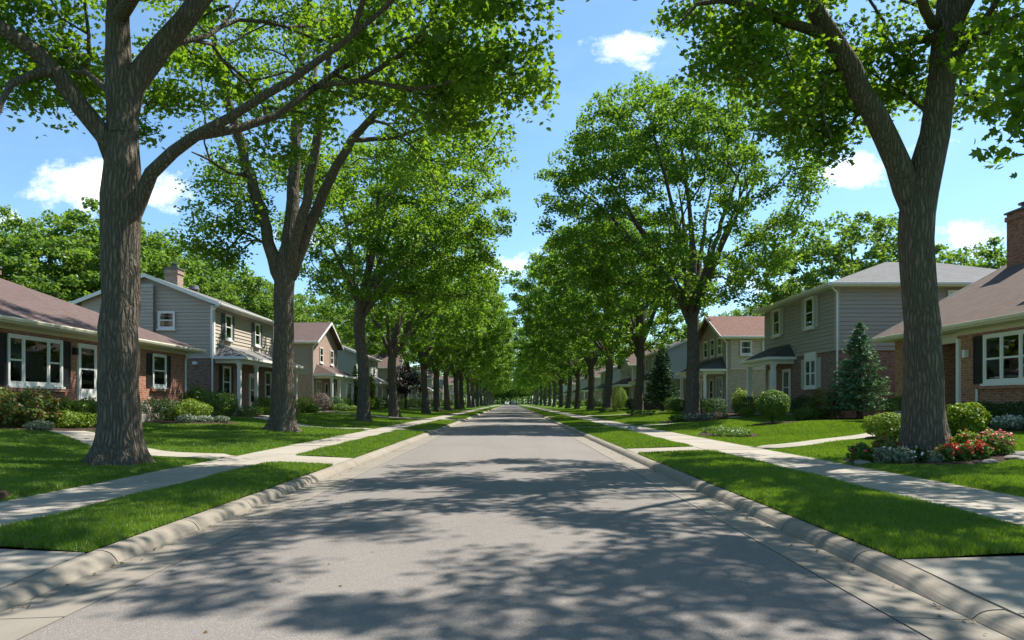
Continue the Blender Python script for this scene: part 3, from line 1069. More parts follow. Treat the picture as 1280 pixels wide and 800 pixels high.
def tree_right_near():
    D = 14.2
    T = Tree(22)
    T.k = D / 16.6
    b = P3(1157, 563, D); b[2] = float(gz(b[0], b[1])) - 0.02
    T.polyline([b, P3(1155, 470, D), P3(1150, 380, D), P3(1146, 300, D), P3(1150, 240, D), P3(1166, 170, D), P3(1177, 95, D), P3(1183, 20, D + .1), P3(1185, -70, D + .2), P3(1178, -180, D + .5), P3(1190, -260, D + .8)],
               [.42, .395, .38, .38, .38, .30, .275, .24, .18, .12, .05], -1, 0.55, 0.45, 0.012)
    n = T.nearest(P3(1148, 265, D))
    T.polyline([P3(1146, 265, D), P3(1122, 200, D - .05), P3(1092, 145, D - .15), P3(1064, 90, D - .3), P3(1042, 45, D - .4), P3(1016, 5, D - .5), P3(985, -70, D - .8), P3(950, -160, D - 1.2)], [.31, .265, .24, .22, .205, .18, .12, .05], n, .4)
    n = T.nearest(P3(1032, 30, D - .45))
    T.polyline([P3(1028, 42, D - .4), P3(985, 27, D - .6), P3(945, 10, D - .8), P3(905, 0, D - 1.0), P3(870, 5, D - 1.1), P3(848, 30, D - 1.2)], [.12, .105, .09, .07, .045, .02], n, .2)
    T.polyline([P3(975, 22, D - .65), P3(945, 45, D - .5), P3(925, 75, D - .4), P3(905, 105, D - .3)], [.05, .042, .03, .015], T.nearest(P3(975, 22, D - .65)), .1)
    T.polyline([P3(1060, 85, D - .3), P3(1030, 88, D + .3), P3(1005, 105, D + .8), P3(990, 140, D + 1.0)], [.05, .04, .03, .015], T.nearest(P3(1060, 85, D - .3)), .1)
    T.polyline([P3(1040, 88, D), P3(1028, 110, D - .5), P3(1030, 145, D - .7), P3(1040, 175, D - .8)], [.04, .03, .025, .012], T.nearest(P3(1060, 85, D - .3)), .1)
    n = T.nearest(P3(1182, 40, D))
    T.polyline([P3(1186, 40, D), P3(1202, 8, D - .2), P3(1235, -50, D - .5), P3(1290, -140, D - 1.0), P3(1340, -220, D - 1.3)], [.22, .19, .15, .10, .04], n, .3)
    T.polyline([P3(1186, 55, D), P3(1225, 38, D + .3), P3(1285, 30, D + .6), P3(1350, 15, D + .9)], [.085, .075, .06, .03], T.nearest(P3(1180, 60, D)), .25)
    T.polyline([P3(1172, 45, D), P3(1145, 52, D + .4), P3(1105, 62, D + 1.0), P3(1060, 60, D + 1.8), P3(1030, 40, D + 2.6)], [.11, .10, .075, .05, .02], T.nearest(P3(1180, 45, D)), .25)
    T.polyline([P3(1165, 30, D), P3(1150, 0, D - 1.2), P3(1120, -60, D - 2.5), P3(1100, -120, D - 4)], [.12, .1, .08, .04], T.nearest(P3(1183, 10, D)), .3)
    T.polyline([P3(1160, 140, D), P3(1130, 118, D + .8), P3(1095, 95, D + 1.7)], [.05, .04, .02], T.nearest(P3(1170, 140, D)), .3)
    rng = np.random.default_rng(6)
    A = [ell_points(rng, (10.0, 15.6, 12.6), (6.9, 8.0, 4.1), 500, 0.6)]
    A.append(ell_points(rng, (5.3, 15.9, 9.1), (1.1, 1.2, 1.5), 42, 0.2))
    A.append(ell_points(rng, (7.3, 17.2, 8.5), (1.2, 1.3, 1.3), 44, 0.2))
    A.append(ell_points(rng, (9.0, 17.4, 8.9), (1.2, 1.4, 1.4), 34, 0.2))
    A.append(ell_points(rng, (11.8, 17.4, 9.2), (1.4, 1.4, 0.9), 30, 0.2))
    A.append(ell_points(rng, (7.6, 17.0, 7.2), (.5, .8, .5), 5, 0.2))
    A = spread(np.concatenate(A), 0.42)
    A = A[A[:, 2] > 6.2]
    ra = np.hypot(A[:, 0] - 9.6, A[:, 1] - 16.6)
    A = A[~((ra < 2.6) & (A[:, 2] < 9.3) & (A[:, 1] < 17.0))]
    eye = np.array([0, 0, EYE])
    A = eye + (A - eye) * T.k
    A = dapple(A, 5, .36)
    tips = T.grow(A, (8.2, 14.2, 7))
    T.radii(tips, 0.011)
    lp = crown_leaves(T, tips, rng, 112, 0.28)
    make_tree('largest street tree right of the road, forked trunk rising from a flower bed', 'tree', GROUP_R, b, T, tips, lp, 0.113, 'lobed', M['leaf_maple'], M['bark'], 0.85, seed=2)


def tree_right_edge():
    T = Tree(23)
    b = np.array([9.9, 2.6, 0.0]); b[2] = float(gz(9.9, 2.6)) - 0.03
    T.polyline([b, (9.9, 2.6, 2.5), (9.8, 2.7, 5.0), (9.9, 2.6, 8.0), (10.2, 2.4, 12.0), (10.2, 2.4, 14.5)], [.42, .38, .36, .27, .14, .05], -1, .5, .5, .012)
    T.polyline([(9.8, 2.7, 5.2), (9.2, 4.2, 6.6), (8.2, 6.0, 7.0), (7.2, 7.8, 6.4), (6.6, 9.0, 5.6)], [.16, .13, .10, .07, .03], T.nearest((9.8, 2.7, 5.2)), .5)
    T.polyline([(9.8, 2.7, 5.8), (8.2, 2.6, 8.0), (6.3, 2.8, 10.0)], [.18, .14, .05], T.nearest((9.8, 2.7, 5.8)), .3)
    T.polyline([(9.8, 2.7, 6.4), (11.0, 4.6, 8.6), (12, 6.0, 11)], [.18, .14, .05], T.nearest((9.8, 2.7, 6.4)), .3)
    rng = np.random.default_rng(8)
    A = [ell_points(rng, (9.0, 2.2, 11.3), (6.6, 6.6, 4.0), 330, 0.55),
         ell_points(rng, (6.8, 9.1, 5.15), (.6, .8, 1.0), 32, 0.2),
         ell_points(rng, (7.3, 9.4, 6.3), (.7, .8, .8), 22, 0.2)]
    A = np.concatenate([spread(A[0], 0.5), spread(np.concatenate(A[1:]), 0.26)])
    tips = T.grow(A, (9.8, 3, 6.5))
    T.radii(tips, 0.011)
    lp = crown_leaves(T, tips, rng, 50, 0.33)
    near = (lp[:, 1] > 7.3) & (lp[:, 2] < 7.2)
    lp = np.concatenate([lp[~near], lp[near]])
    make_tree('street tree beyond the right border with one leafy branch hanging against sky', 'tree', GROUP_R, b, T, tips, lp, 0.135, 'lobed', M['leaf_maple'], M['bark'], 0.8, seed=3)


def tree_left_second():
    D = 25.5
    T = Tree(24)
    b = P3(352, 540, D); b[2] = float(gz(b[0], b[1])) - 0.03
    T.polyline([b, P3(354, 470, D), P3(355, 400, D), P3(356, 345, D), P3(362, 290, D), P3(367, 230, D + .2), P3(370, 160, D + .4), P3(376, 80, D + .7), P3(384, 0, D + 1), P3(390, -70, D + 1.2)],
               [.39, .35, .34, .37, .235, .20, .17, .13, .09, .04], -1, .5, .5, .015)
    n = T.nearest(P3(355, 350, D))
    T.polyline([P3(350, 350, D), P3(331, 285, D - .2), P3(312, 220, D - .4), P3(293, 152, D - .6), P3(276, 90, D - .8), P3(262, 20, D - 1), P3(255, -50, D - 1.3)], [.25, .205, .18, .155, .125, .08, .04], n, .35)
    T.polyline([P3(360, 345, D), P3(374, 285, D - .5), P3(390, 220, D - .9), P3(400, 150, D - 1.2), P3(412, 70, D - 1.6), P3(425, 0, D - 2)], [.22, .185, .16, .135, .09, .04], n, .35)
    n4 = T.polyline([P3(364, 345, D), P3(386, 287, D), P3(412, 227, D - .2), P3(440, 175, D - .5), P3(470, 140, D - .8), P3(520, 108, D - 1.3), P3(585, 84, D - 1.8), P3(640, 80, D - 2.2)], [.23, .195, .17, .14, .11, .08, .045, .02], n, .3)
    T.polyline([P3(440, 175, D - .5), P3(490, 172, D + .3), P3(545, 158, D + 1), P3(605, 165, D + 1.8)], [.09, .075, .055, .025], T.nearest(P3(440, 175, D - .5)), .2)
    T.polyline([P3(312, 220, D - .4), P3(285, 215, D - 1.0), P3(262, 200, D - 2), P3(240, 190, D - 3)], [.08, .06, .045, .02], T.nearest(P3(312, 220, D - .4)), .2)
    T.polyline([P3(366, 240, D), P3(372, 180, D + 1.8), P3(390, 110, D + 3.4), P3(400, 50, D + 5)], [.13, .11, .08, .04], T.nearest(P3(366, 240, D)), .2)
    T.polyline([P3(340, 310, D), P3(318, 300, D + .8), P3(295, 305, D + 1.6)], [.05, .04, .02], T.nearest(P3(335, 305, D)), .2)
    rng = np.random.default_rng(9)
    A = [ell_points(rng, (-5.9, 25.6, 12.6), (5.9, 6.2, 5.6), 560, 0.5),
         ell_points(rng, (-10.2, 25.6, 7.2), (1.2, 2.0, 1.4), 34, 0.2),
         ell_points(rng, (-1.6, 24.5, 10.6), (1.9, 2.2, 1.8), 50, 0.2)]
    A = spread(np.concatenate(A), 0.45)
    A = A[A[:, 2] > 5.7]
    ra = np.hypot(A[:, 0] + 7.6, A[:, 1] - 25.5)
    A = A[~((A[:, 2] < 13.5) & (ra < .5 + (A[:, 2] - 5.2) * .52))]
    A = dapple(sun_gap(A), 7)
    A = A[~((A[:, 1] < 25.5) & (A[:, 2] < 11.5) & (A[:, 0] > -9.6) & (A[:, 0] < -4.2))]
    A = np.concatenate([A, spread(np.concatenate([ell_points(rng, (-9.9, 25.2, 8.6), (1.5, 1.6, 1.5), 46, .2), ell_points(rng, (-10.8, 25.9, 6.9), (1.0, 1.5, .9), 22, .2), ell_points(rng, (-7.4, 27.6, 10.2), (1.8, 1.2, 1.4), 30, .2)]), .42)])
    tips = T.grow(A, (-8, 25.5, 7.5))
    T.radii(tips, 0.012)
    lp = crown_leaves(T, tips, rng, 104, 0.33)
    make_tree('second street tree left of the road, trunk parting into four steep limbs before the porch', 'tree', GROUP_L, b, T, tips, lp, 0.132, 'oval', M['leaf_maple'], M['bark'], 0.9, seed=4)


def vase_tree(seed, base, fork, center, rad, ntips, r0, per, rc, nl=6, lo=0.5, mind=0.5, wide=0.55, hollow=0.0):
    """trunk that opens into steep limbs filling an ellipsoid crown"""
    T = Tree(seed)
    rng = np.random.default_rng(seed + 500)
    b = np.array(base, float)
    f = np.array([b[0] + rng.normal(0, .12), b[1] + rng.normal(0, .12), b[2] + fork])
    c = np.array(center, float)
    rad = np.array(rad, float)
    top = c + np.array([0, 0, rad[2] * 0.82])
    T.polyline([b, b * 0.5 + f * 0.5 + rng.normal(0, .05, 3), f, f * 0.55 + top * 0.45 + rng.normal(0, .4, 3) * (1, 1, .3), top], [r0, r0 * .88, r0 * .86, r0 * .34, .03], -1, .42, .6, .015)
    n = T.nearest(f)
    a0 = rng.uniform(0, 6.28)
    for k in range(nl):
        a = a0 + 6.283 * k / nl + rng.normal(0, .25)
        out = np.array([math.cos(a), math.sin(a), 0])
        end = c + out * rad * rng.uniform(wide, wide + .3) + np.array([0, 0, rad[2] * rng.uniform(-.15, .5)])
        st = f + np.array([0, 0, rng.uniform(-.5, .5)])
        m1 = st + (end - st) * 0.3 + np.array([0, 0, 0.05 * np.linalg.norm(end - st)])
        m2 = st + (end - st) * 0.65 + np.array([0, 0, 0.05 * np.linalg.norm(end - st)])
        rr = r0 * rng.uniform(.36, .5)
        T.polyline([st, m1, m2, end], [rr, rr * .8, rr * .5, .035], T.nearest(st), .25, .6, .05)
    A = spread(ell_points(rng, c, rad, ntips, 0.55), mind)
    A = A[A[:, 2] > b[2] + fork + lo]
    if hollow:
        ra = np.hypot(A[:, 0] - f[0], A[:, 1] - f[1])
        A = A[~((A[:, 2] < c[2] + .25 * rad[2]) & (ra < .4 + (A[:, 2] - f[2] + .6) * hollow))]
    tips = T.grow(A, f + np.array([0, 0, 1.0]))
    T.radii(tips, 0.013)
    lp = crown_leaves(T, tips, rng, per, rc)
    return T, tips, lp, b


def base_at(x, y):
    return (x, y, float(gz(x, y)) - 0.03)


tree_left_near()
tree_right_near()
tree_right_edge()
tree_left_second()

T, tips, lp, b = vase_tree(31, base_at(-7.95, 39), 5.9, (-6.1, 39, 10.6), (6.0, 6.0, 5.0), 1100, .34, 140, .32, 8, .5, .82, .55, .6)
make_tree('third street tree left of the road, rounded crown on a straight dark trunk', 'tree', GROUP_L, b, T, tips, lp, 0.165, 'oval', M['leaf_street'], M['bark'], .55, seed=5)
T, tips, lp, b = vase_tree(32, base_at(9.6, 38), 5.3, (8.7, 38, 12.0), (6.9, 6.5, 6.1), 1500, .37, 145, .32, 9, .5, .82, .55, .6)
make_tree('tall full crowned street tree right of the road standing in a pale planting bed', 'tree', GROUP_R, b, T, tips, lp, 0.165, 'oval', M['leaf_street'], M['bark'], .55, seed=6)

# street trees further on share three meshes
PROTO = []
for sd, rad, cz, fk in ((41, (7.0, 6.4, 5.6), 10.2, 4.6), (42, (6.7, 6.8, 5.9), 10.5, 4.3), (43, (7.2, 6.3, 5.4), 9.9, 4.4)):
    T, tips, lp, b = vase_tree(sd, (0, 0, 0), fk, (1.4, 0, cz), rad, 820, .37, 92, .33, 7, .0, 1.0, .55, .55)
    wood = T.wood('trunk', b, .5, 0.012)
    wood.materials.append(M['bark']); wood.shade_smooth()
    crown = leaves_mesh('crown', lp, 0.245, np.random.default_rng(sd), 'diamond')
    crown.materials.append(M['leaf_street'])
    PROTO.append((wood, crown))


def copy_tree(name, meshes, loc, rz, s, label, cat, group, kinds=('trunk', 'crown')):
    root = empty(name, loc, label, cat, group, rz)
    root.scale = (s, s, s)
    for k, me in zip(kinds, meshes):
        link(k, me, None, root)
    return root


ORD = ['', 'first', 'second', 'third', 'fourth', 'fifth', 'sixth', 'seventh', 'eighth', 'ninth', 'tenth', 'eleventh', 'twelfth', 'thirteenth', 'fourteenth', 'fifteenth', 'sixteenth', 'seventeenth', 'eighteenth', 'nineteenth', 'twentieth', 'twenty-first', 'twenty-second', 'twenty-third', 'twenty-fourth', 'twenty-fifth']
LY = [50.5, 68, 81, 93, 107, 121, 140, 160, 179, 200, 222, 246, 272, 300, 330]
RY = [54, 72, 88, 105, 122, 139, 160, 180, 202, 225, 250, 276, 304, 332]
rr = random.Random(3)
for i, y in enumerate(LY):
    x = -8.0 + rr.uniform(-.25, .25)
    copy_tree('street_tree', PROTO[(i * 2 + 1) % 3], base_at(x, y), rr.uniform(-.6, .6), rr.uniform(.86, 1.0) if y < 60 else rr.uniform(.92, 1.18), f'{ORD[i + 4]} street tree from the camera in the row left of the road', 'tree', GROUP_L)
for i, y in enumerate(RY):
    x = 9.6 + rr.uniform(-.25, .25)
    s = rr.uniform(.92, 1.04) if y < 60 else rr.uniform(.95, 1.2)
    copy_tree('street_tree', PROTO[i % 3], base_at(x, y), math.pi + rr.uniform(-.6, .6), s, f'{ORD[i + 3]} street tree from the flower bed in the row right of the road', 'tree', GROUP_R)

# background trees behind the houses
BPROTO = []
for sd, rad, cz in ((51, (5.0, 5.0, 4.6), 7.2), (52, (5.6, 5.0, 5.2), 7.6)):
    T, tips, lp, b = vase_tree(sd, (0, 0, 0), 2.2, (0, 0, cz), rad, 700, .30, 92, .32, 6, .2, .85)
    wood = T.wood('trunk', b, .6, 0.02)
    wood.materials.append(M['bark']); wood.shade_smooth()
    crown = leaves_mesh('crown', lp, 0.25, np.random.default_rng(sd), 'diamond')
    crown.materials.append(M['leaf_back'])
    BPROTO.append((wood, crown))
# px of the crown, distance, px of its top, what singles it out
BG = [(-30, 44, 285, 'tree behind the brick bungalow roof at the left border'), (45, 47, 262, 'tall broad tree rising behind the brick bungalow roof'),
      (118, 52, 258, 'tree behind the roof of the bungalow, beside the largest trunk'), (178, 58, 282, 'tree behind the gable of the taupe house'),
      (232, 64, 303, 'tree behind the brick chimney of the taupe house'), (288, 68, 335, 'tree past the ridge of the taupe house'),
      (330, 74, 345, 'tree between the taupe house roof and second trunk'), (395, 86, 362, 'tree behind the brown gable house'),
      (450, 105, 372, 'tree behind the pale gray house'), (1062, 60, 264, 'tall tree rising behind the gray hip roof'),
      (1205, 52, 303, 'yellow green tree between the gray hip roof and brick chimney'), (935, 88, 378, 'tree peeking over the red roof'),
      (870, 105, 398, 'tree behind the red roofed house and large trunk'), (1010, 74, 345, 'low tree behind the left end of the gray hip roof'),
      (1275, 60, 330, 'tree behind the brown roof with brick chimney')]
for i, (px, D, top, lab) in enumerate(BG):
    h = EYE + (HY - top) / FPX * D - 0.5
    s = h / (12.9 if i % 2 else 11.9)
    copy_tree('background_tree', BPROTO[i % 2], (at(px, D), D, 0.5), rr.uniform(0, 6.28), s, lab, 'tree', 'trees behind the houses')
k = 0
for side in (-1, 1):
    for j, y in enumerate((100, 120, 142, 165, 190, 220, 255, 295, 335)):
        copy_tree('background_tree', BPROTO[(j + (side > 0)) % 2], (side * rr.uniform(25, 31), y, .5), rr.uniform(0, 6.28), rr.uniform(.9, 1.15),
                  f'{ORD[j + 1]} distant tree beyond the houses {"left" if side < 0 else "right"} of the road', 'tree', 'distant trees beyond the houses')
for j, x in enumerate((-26, -18, -10.5, -4, 3, 9.5, 17, 25, -7, 0, 6)):
    copy_tree('background_tree', BPROTO[j % 2], (x, ROAD_END + 14 + (j % 3) * 7, .3), rr.uniform(0, 6.28), rr.uniform(1.0, 1.35),
              f'tree closing the far end of the road, {ORD[j + 1]} from its left end', 'tree', 'trees closing the far end of the road')


rng = np.random.default_rng(77)
pp = []
n = 22000
x = rng.uniform(-150, 150, n)
hgt = 10 + 3 * np.sin(x * .21) + 2 * np.sin(x * .53 + 1)
pp.append(np.stack([x, rng.uniform(396, 420, n), rng.random(n) ** .8 * hgt], 1))
for sd in (-1, 1):
    n = 15000
    y = rng.uniform(20, 396, n)
    hgt = 4.5 + 2.0 * np.sin(y * .19 + sd) + 1.5 * np.sin(y * .47)
    pp.append(np.stack([sd * rng.uniform(44, 58, n), y, rng.random(n) ** .8 * hgt], 1))
woods = link('woods', leaves_mesh('woods', np.concatenate(pp), 1.15, rng, 'diamond'), M['leaf_back'])
tag(woods, kind='stuff')


# ------------------------------------------------------------------ houses
class House:
    def __init__(s, side, xf, yc, label, cat='house', zb=0.58, name='house', group=None):
        s.s, s.xf, s.yc, s.zb = side, xf, yc, zb
        s.root = empty(name, (side * xf, yc, zb), label, cat, group)

    def b(s, mb, y0, y1, v0, v1, z0, z1):
        mb.box(s.s * v0, s.s * v1, y0 - s.yc, y1 - s.yc, z0 - s.zb, z1 - s.zb)

    def pt(s, y, v, z):
        return (s.s * v, y - s.yc, z - s.zb)

    def slab(s, mb, pts, th=0.1):
        mb.prism([s.pt(*p) for p in pts], (0, 0, -th))

    def part(s, name, mb, mat, parent=None, bevel=0.0):
        return mb.build(name, M[mat], parent or s.root, bevel=bevel)

    def onwall(s, mb, plane, a0, a1, d0, d1, z0, z1):
        k, p = plane
        if k == 'f':
            s.b(mb, a0, a1, p - d1, p - d0, z0, z1)
        else:
            s.b(mb, p - d1, p - d0, a0, a1, z0, z1)

    def window(s, plane, a0, a1, z0, z1, lites=((0, 1, True),), frame='white', sill=True, curtain=0.35, header=0.0, shut=None, shw=0.38, sillmat=None):
        """lites: (from, to, double hung) fractions of the width"""
        if a0 > a1:
            a0, a1 = a1, a0
        w = a1 - a0
        f = MB()
        t = 0.085
        s.onwall(f, plane, a0, a1, 0.0, 0.075, z1 - t, z1 + header)
        s.onwall(f, plane, a0, a1, 0.0, 0.075, z0, z0 + t)
        edges = sorted({e for l in lites for e in l[:2]})
        for e in edges:
            c = a0 + e * w
            c = min(max(c, a0 + t / 2), a1 - t / 2)
            s.onwall(f, plane, c - t / 2, c + t / 2, 0.002, 0.073, z0 + t, z1 - t)
        for l0, l1, dh in lites:
            la, lb = a0 + l0 * w + t / 2, a0 + l1 * w - t / 2
            la, lb = max(la, a0 + t), min(lb, a1 - t)
            sb = 0.035
            for q in ((la, la + sb), (lb - sb, lb)):
                s.onwall(f, plane, q[0], q[1], 0.004, 0.05, z0 + t, z1 - t)
            for q in ((z0 + t, z0 + t + 0.05), (z1 - t - 0.04, z1 - t)):
                s.onwall(f, plane, la + sb, lb - sb, 0.004, 0.049, *q)
            if dh:
                zm = (z0 + z1) / 2
                s.onwall(f, plane, la + sb, lb - sb, 0.004, 0.056, zm - 0.028, zm + 0.028)
        if sill:
            s.onwall(f, plane, a0 - 0.05, a1 + 0.05, 0.0, 0.13, z0 - 0.07, z0 - 0.001)
        fr = s.part('window', f, frame)
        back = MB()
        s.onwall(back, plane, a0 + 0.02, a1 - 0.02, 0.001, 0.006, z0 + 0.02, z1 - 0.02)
        s.part('dark_backing', back, 'interior', fr)  # flat board on the wall, room darkness painted into its colour
        if curtain > 0:
            for l0, l1, dh in lites:
                la, lb = a0 + l0 * w + t, a0 + l1 * w - t
                if w > 2 and dh:
                    continue
                for sgn in (0, 1):
                    c = MB()
                    n = 8
                    cw = (lb - la) * curtain
                    for q in range(n):
                        d = 0.012 + (0.012 if q % 2 else 0.0)
                        x0 = la + cw * q / n if sgn == 0 else lb - cw * (q + 1) / n
                        s.onwall(c, plane, x0, x0 + cw / n * 0.97, d - .004, d, z0 + t, z1 - t)
                    s.part('curtain', c, 'curtain', fr)
        g = MB()
        for l0, l1, dh in lites:
            la, lb = a0 + l0 * w + t / 2 + .01, a0 + l1 * w - t / 2 - .01
            s.onwall(g, plane, la, lb, 0.032, 0.036, z0 + t - .01, z1 - t + .01)
        s.part('pane', g, 'glass', fr)
        if shut:
            for q in ((a0 - shw - 0.02, a0 - 0.02), (a1 + 0.02, a1 + 0.02 + shw)):
                sh = MB()
                r = 0.05
                s.onwall(sh, plane, q[0], q[0] + r, 0.0, 0.045, z0, z1)
                s.onwall(sh, plane, q[1] - r, q[1], 0.0, 0.045, z0, z1)
                zm = (z0 + z1) / 2
                for za, zb in ((z0, z0 + .08), (zm - .04, zm + .04), (z1 - .08, z1)):
                    s.onwall(sh, plane, q[0] + r, q[1] - r, 0.001, 0.043, za, zb)
                z = z0 + .08
                while z < z1 - .09:
                    if abs(z + .02 - zm) > .06:
                        s.onwall(sh, plane, q[0] + r, q[1] - r, 0.003, 0.036, z + .004, z + .034)
                    z += .05
                s.onwall(sh, plane, q[0] + r, q[1] - r, 0.0005, 0.012, z0 + .08, z1 - .08)
                s.part('shutter', sh, shut, bevel=0)
        return fr

    def door(s, plane, a0, a1, z0, z1, mat='door_brown', frame='white', storm=True):
        d = MB()
        s.onwall(d, plane, a0 + .08, a1 - .08, 0.002, 0.03, z0, z1 - .08)
        m = (a0 + a1) / 2
        for za, zb in ((z0 + .15, z0 + .75), (z0 + .95, z1 - .3)):
            for q in ((a0 + .18, m - .05), (m + .05, a1 - .18)):
                s.onwall(d, plane, q[0], q[1], 0.03, 0.042, za, zb)
        do = s.part('door', d, mat)
        h = MB()
        s.onwall(h, plane, a0 + .14, a0 + .20, 0.03, 0.085, z0 + .95, z0 + 1.02)
        s.part('handle', h, 'metal', do)
        f = MB()
        s.onwall(f, plane, a0, a0 + .08, 0.0, 0.07, z0, z1)
        s.onwall(f, plane, a1 - .08, a1, 0.0, 0.07, z0, z1)
        s.onwall(f, plane, a0 + .08, a1 - .08, 0.0, 0.07, z1 - .08, z1)
        s.part('door_frame', f, frame, do)
        if storm:
            st = MB()
            for q in ((a0 + .09, a0 + .15), (a1 - .15, a1 - .09)):
                s.onwall(st, plane, q[0], q[1], 0.045, 0.066, z0 + .02, z1 - .09)
            for za, zb in ((z0 + .02, z0 + .42), (z0 + 1.1, z0 + 1.16), (z1 - .15, z1 - .09)):
                s.onwall(st, plane, a0 + .15, a1 - .15, 0.046, 0.064, za, zb)
            s.part('storm_door', st, frame, do)
            g = MB()
            s.onwall(g, plane, a0 + .14, a1 - .14, 0.052, 0.055, z0 + .4, z1 - .12)
            s.part('pane', g, 'glass', do)
        return do

    # roofs -----------------------------------------------------------
    def eave_trim(s, y0, y1, v, vw, ze, trim, gutter=True):
        """fascia, soffit and gutter of an eave along the street"""
        d = 1 if vw > v else -1
        f = MB()
        s.b(f, y0, y1, v - .022 * d, v - .002 * d, ze - .17, ze + .012)
        s.b(f, y0 + .02, y1 - .02, v + .001 * d, vw, ze - .165, ze - .14)
        s.part('fascia', f, trim)
        if gutter:
            g = MB()
            n = 6
            prof = [(v - (.024) * d, ze - .02), (v - .13 * d, ze - .02), (v - .135 * d, ze - .05), (v - .11 * d, ze - .12), (v - .024 * d, ze - .13)]
            g.prism([s.pt(y0, p[0], p[1]) for p in prof], (0, y1 - y0, 0))
            s.part('gutter', g, trim)

    def eave_trim_y(s, v0, v1, y, yw, ze, trim):
        d = 1 if yw > y else -1
        f = MB()
        s.b(f, y - .022 * d, y - .002 * d, v0, v1, ze - .17, ze + .012)
        s.b(f, y + .001 * d, yw, v0 + .02, v1 - .02, ze - .166, ze - .141)
        s.part('fascia', f, trim)
        g = MB()
        prof = [(y - .024 * d, ze - .02), (y - .13 * d, ze - .02), (y - .135 * d, ze - .05), (y - .11 * d, ze - .12), (y - .024 * d, ze - .13)]
        g.prism([s.pt(p[0], v0, p[1]) for p in prof], (s.s * (v1 - v0), 0, 0))
        s.part('gutter', g, trim)

    def rake(s, mb, p0, p1, t, h=.2):
        """board along a sloping edge; p=(y,v,z); t = (dy,dv) thickness direction"""
        pts = [p0, p1, (p1[0], p1[1], p1[2] - h), (p0[0], p0[1], p0[2] - h)]
        mb.prism([s.pt(*p) for p in pts], (s.s * t[1], t[0], 0))

    def roof_hip(s, y0, y1, v0, v1, ze, p, mat, trim, walls):
        wy0, wy1, wv0, wv1 = walls
        half = min(y1 - y0, v1 - v0) / 2
        zr = ze + p * half
        if v1 - v0 <= y1 - y0:
            A, B = (y0 + half, (v0 + v1) / 2, zr), (y1 - half, (v0 + v1) / 2, zr)
            faces = [[(y0, v0, ze), (y1, v0, ze), B, A], [(y0, v1, ze), (y1, v1, ze), B, A], [(y0, v0, ze), (y0, v1, ze), A], [(y1, v0, ze), (y1, v1, ze), B]]
        else:
            A, B = ((y0 + y1) / 2, v0 + half, zr), ((y0 + y1) / 2, v1 - half, zr)
            faces = [[(y0, v0, ze), (y0, v1, ze), B, A], [(y1, v0, ze), (y1, v1, ze), B, A], [(y0, v0, ze), (y1, v0, ze), A], [(y0, v1, ze), (y1, v1, ze), B]]
        r = MB()
        for f in faces:
            r.face([s.pt(*q) for q in f])
        r.face([s.pt(*q) for q in ((y0, v0, ze), (y1, v0, ze), (y1, v1, ze), (y0, v1, ze))])
        ro = s.part('roof', r, mat)
        # ridge caps
        c = MB()
        s.b(c, *sorted((A[0], B[0] + (.01 if A[0] == B[0] else 0))), *sorted((A[1], B[1] + (.01 if A[1] == B[1] else 0))), zr - .02, zr + .035) if False else None
        s.eave_trim(y0, y1, v0, wv0, ze, trim)
        s.eave_trim_y(v0, v1, y0, wy0, ze, trim)
        s.eave_trim_y(v0, v1, y1, wy1, ze, trim)
        return ro, zr

    def roof_gable_u(s, y0, y1, v0, v1, ze, p, mat, trim, wv0, gut=True):
        vm = (v0 + v1) / 2
        zr = ze + p * (vm - v0)
        r = MB()
        s.slab(r, [(y0, v0, ze), (y1, v0, ze), (y1, vm, zr), (y0, vm, zr)])
        s.slab(r, [(y0, v1, ze), (y1, v1, ze), (y1, vm, zr), (y0, vm, zr)])
        ro = s.part('roof', r, mat)
        s.eave_trim(y0, y1, v0, wv0, ze, trim, gut)
        for yy, t in ((y0, -.03), (y1, .03)):
            for vv in (v0 - .02, v1 + .02):
                k = MB()
                s.rake(k, (yy, vv, ze + .015), (yy, vm, zr + .02), (t, 0))
                s.part('rake_board', k, trim)
        return ro, zr

    def roof_gable_v(s, y0, y1, v0, v1, ze, p, mat, trim, wy0):
        ym = (y0 + y1) / 2
        zr = ze + p * (ym - y0)
        r = MB()
        s.slab(r, [(y0, v0, ze), (y0, v1, ze), (ym, v1, zr), (ym, v0, zr)])
        s.slab(r, [(y1, v0, ze), (y1, v1, ze), (ym, v1, zr), (ym, v0, zr)])
        ro = s.part('roof', r, mat)
        s.eave_trim_y(v0, v1, y0, wy0, ze, trim)
        for yy in (y0 - .02, y1 + .02):
            k = MB()
            s.rake(k, (yy, v0, ze + .015), (ym, v0, zr + .02), (0, -.03))
            s.part('rake_board', k, trim)
        return ro, zr

    def downpipe(s, y, v, z0, z1, mat='white'):
        m = MB()
        c = s.pt(y, v, 0)
        m.cyl((c[0], c[1], z0 - s.zb), (c[0], c[1], z1 - .3 - s.zb), .042, 8)
        e = s.pt(y, v, 0)
        m.cyl((c[0], c[1], z1 - .3 - s.zb), (c[0] - s.s * .35, c[1] - .1, z1 - s.zb), .042, 8)
        s.part('downpipe', m, mat)

    def porch(s, y0, y1, depth, z_top, z_eave, roofmat, cols, trim='white', floor=0.95, wallv=0.0, colw=.09, rail=None, over=.3):
        """shed roof on posts with hipped ends"""
        v0 = wallv - depth - over
        r = MB()
        e = 0.45 * depth
        top0, top1 = (y0 + e, wallv, z_top), (y1 - e, wallv, z_top)
        a, b_ = (y0 - over, v0, z_eave), (y1 + over, v0, z_eave)
        w0, w1 = (y0 - over, wallv, z_eave), (y1 + over, wallv, z_eave)
        for f in ([a, b_, top1, top0], [a, top0, w0], [b_, top1, w1], [a, b_, w1, w0], [w0, w1, top1, top0]):
            r.face([s.pt(*q) for q in f])
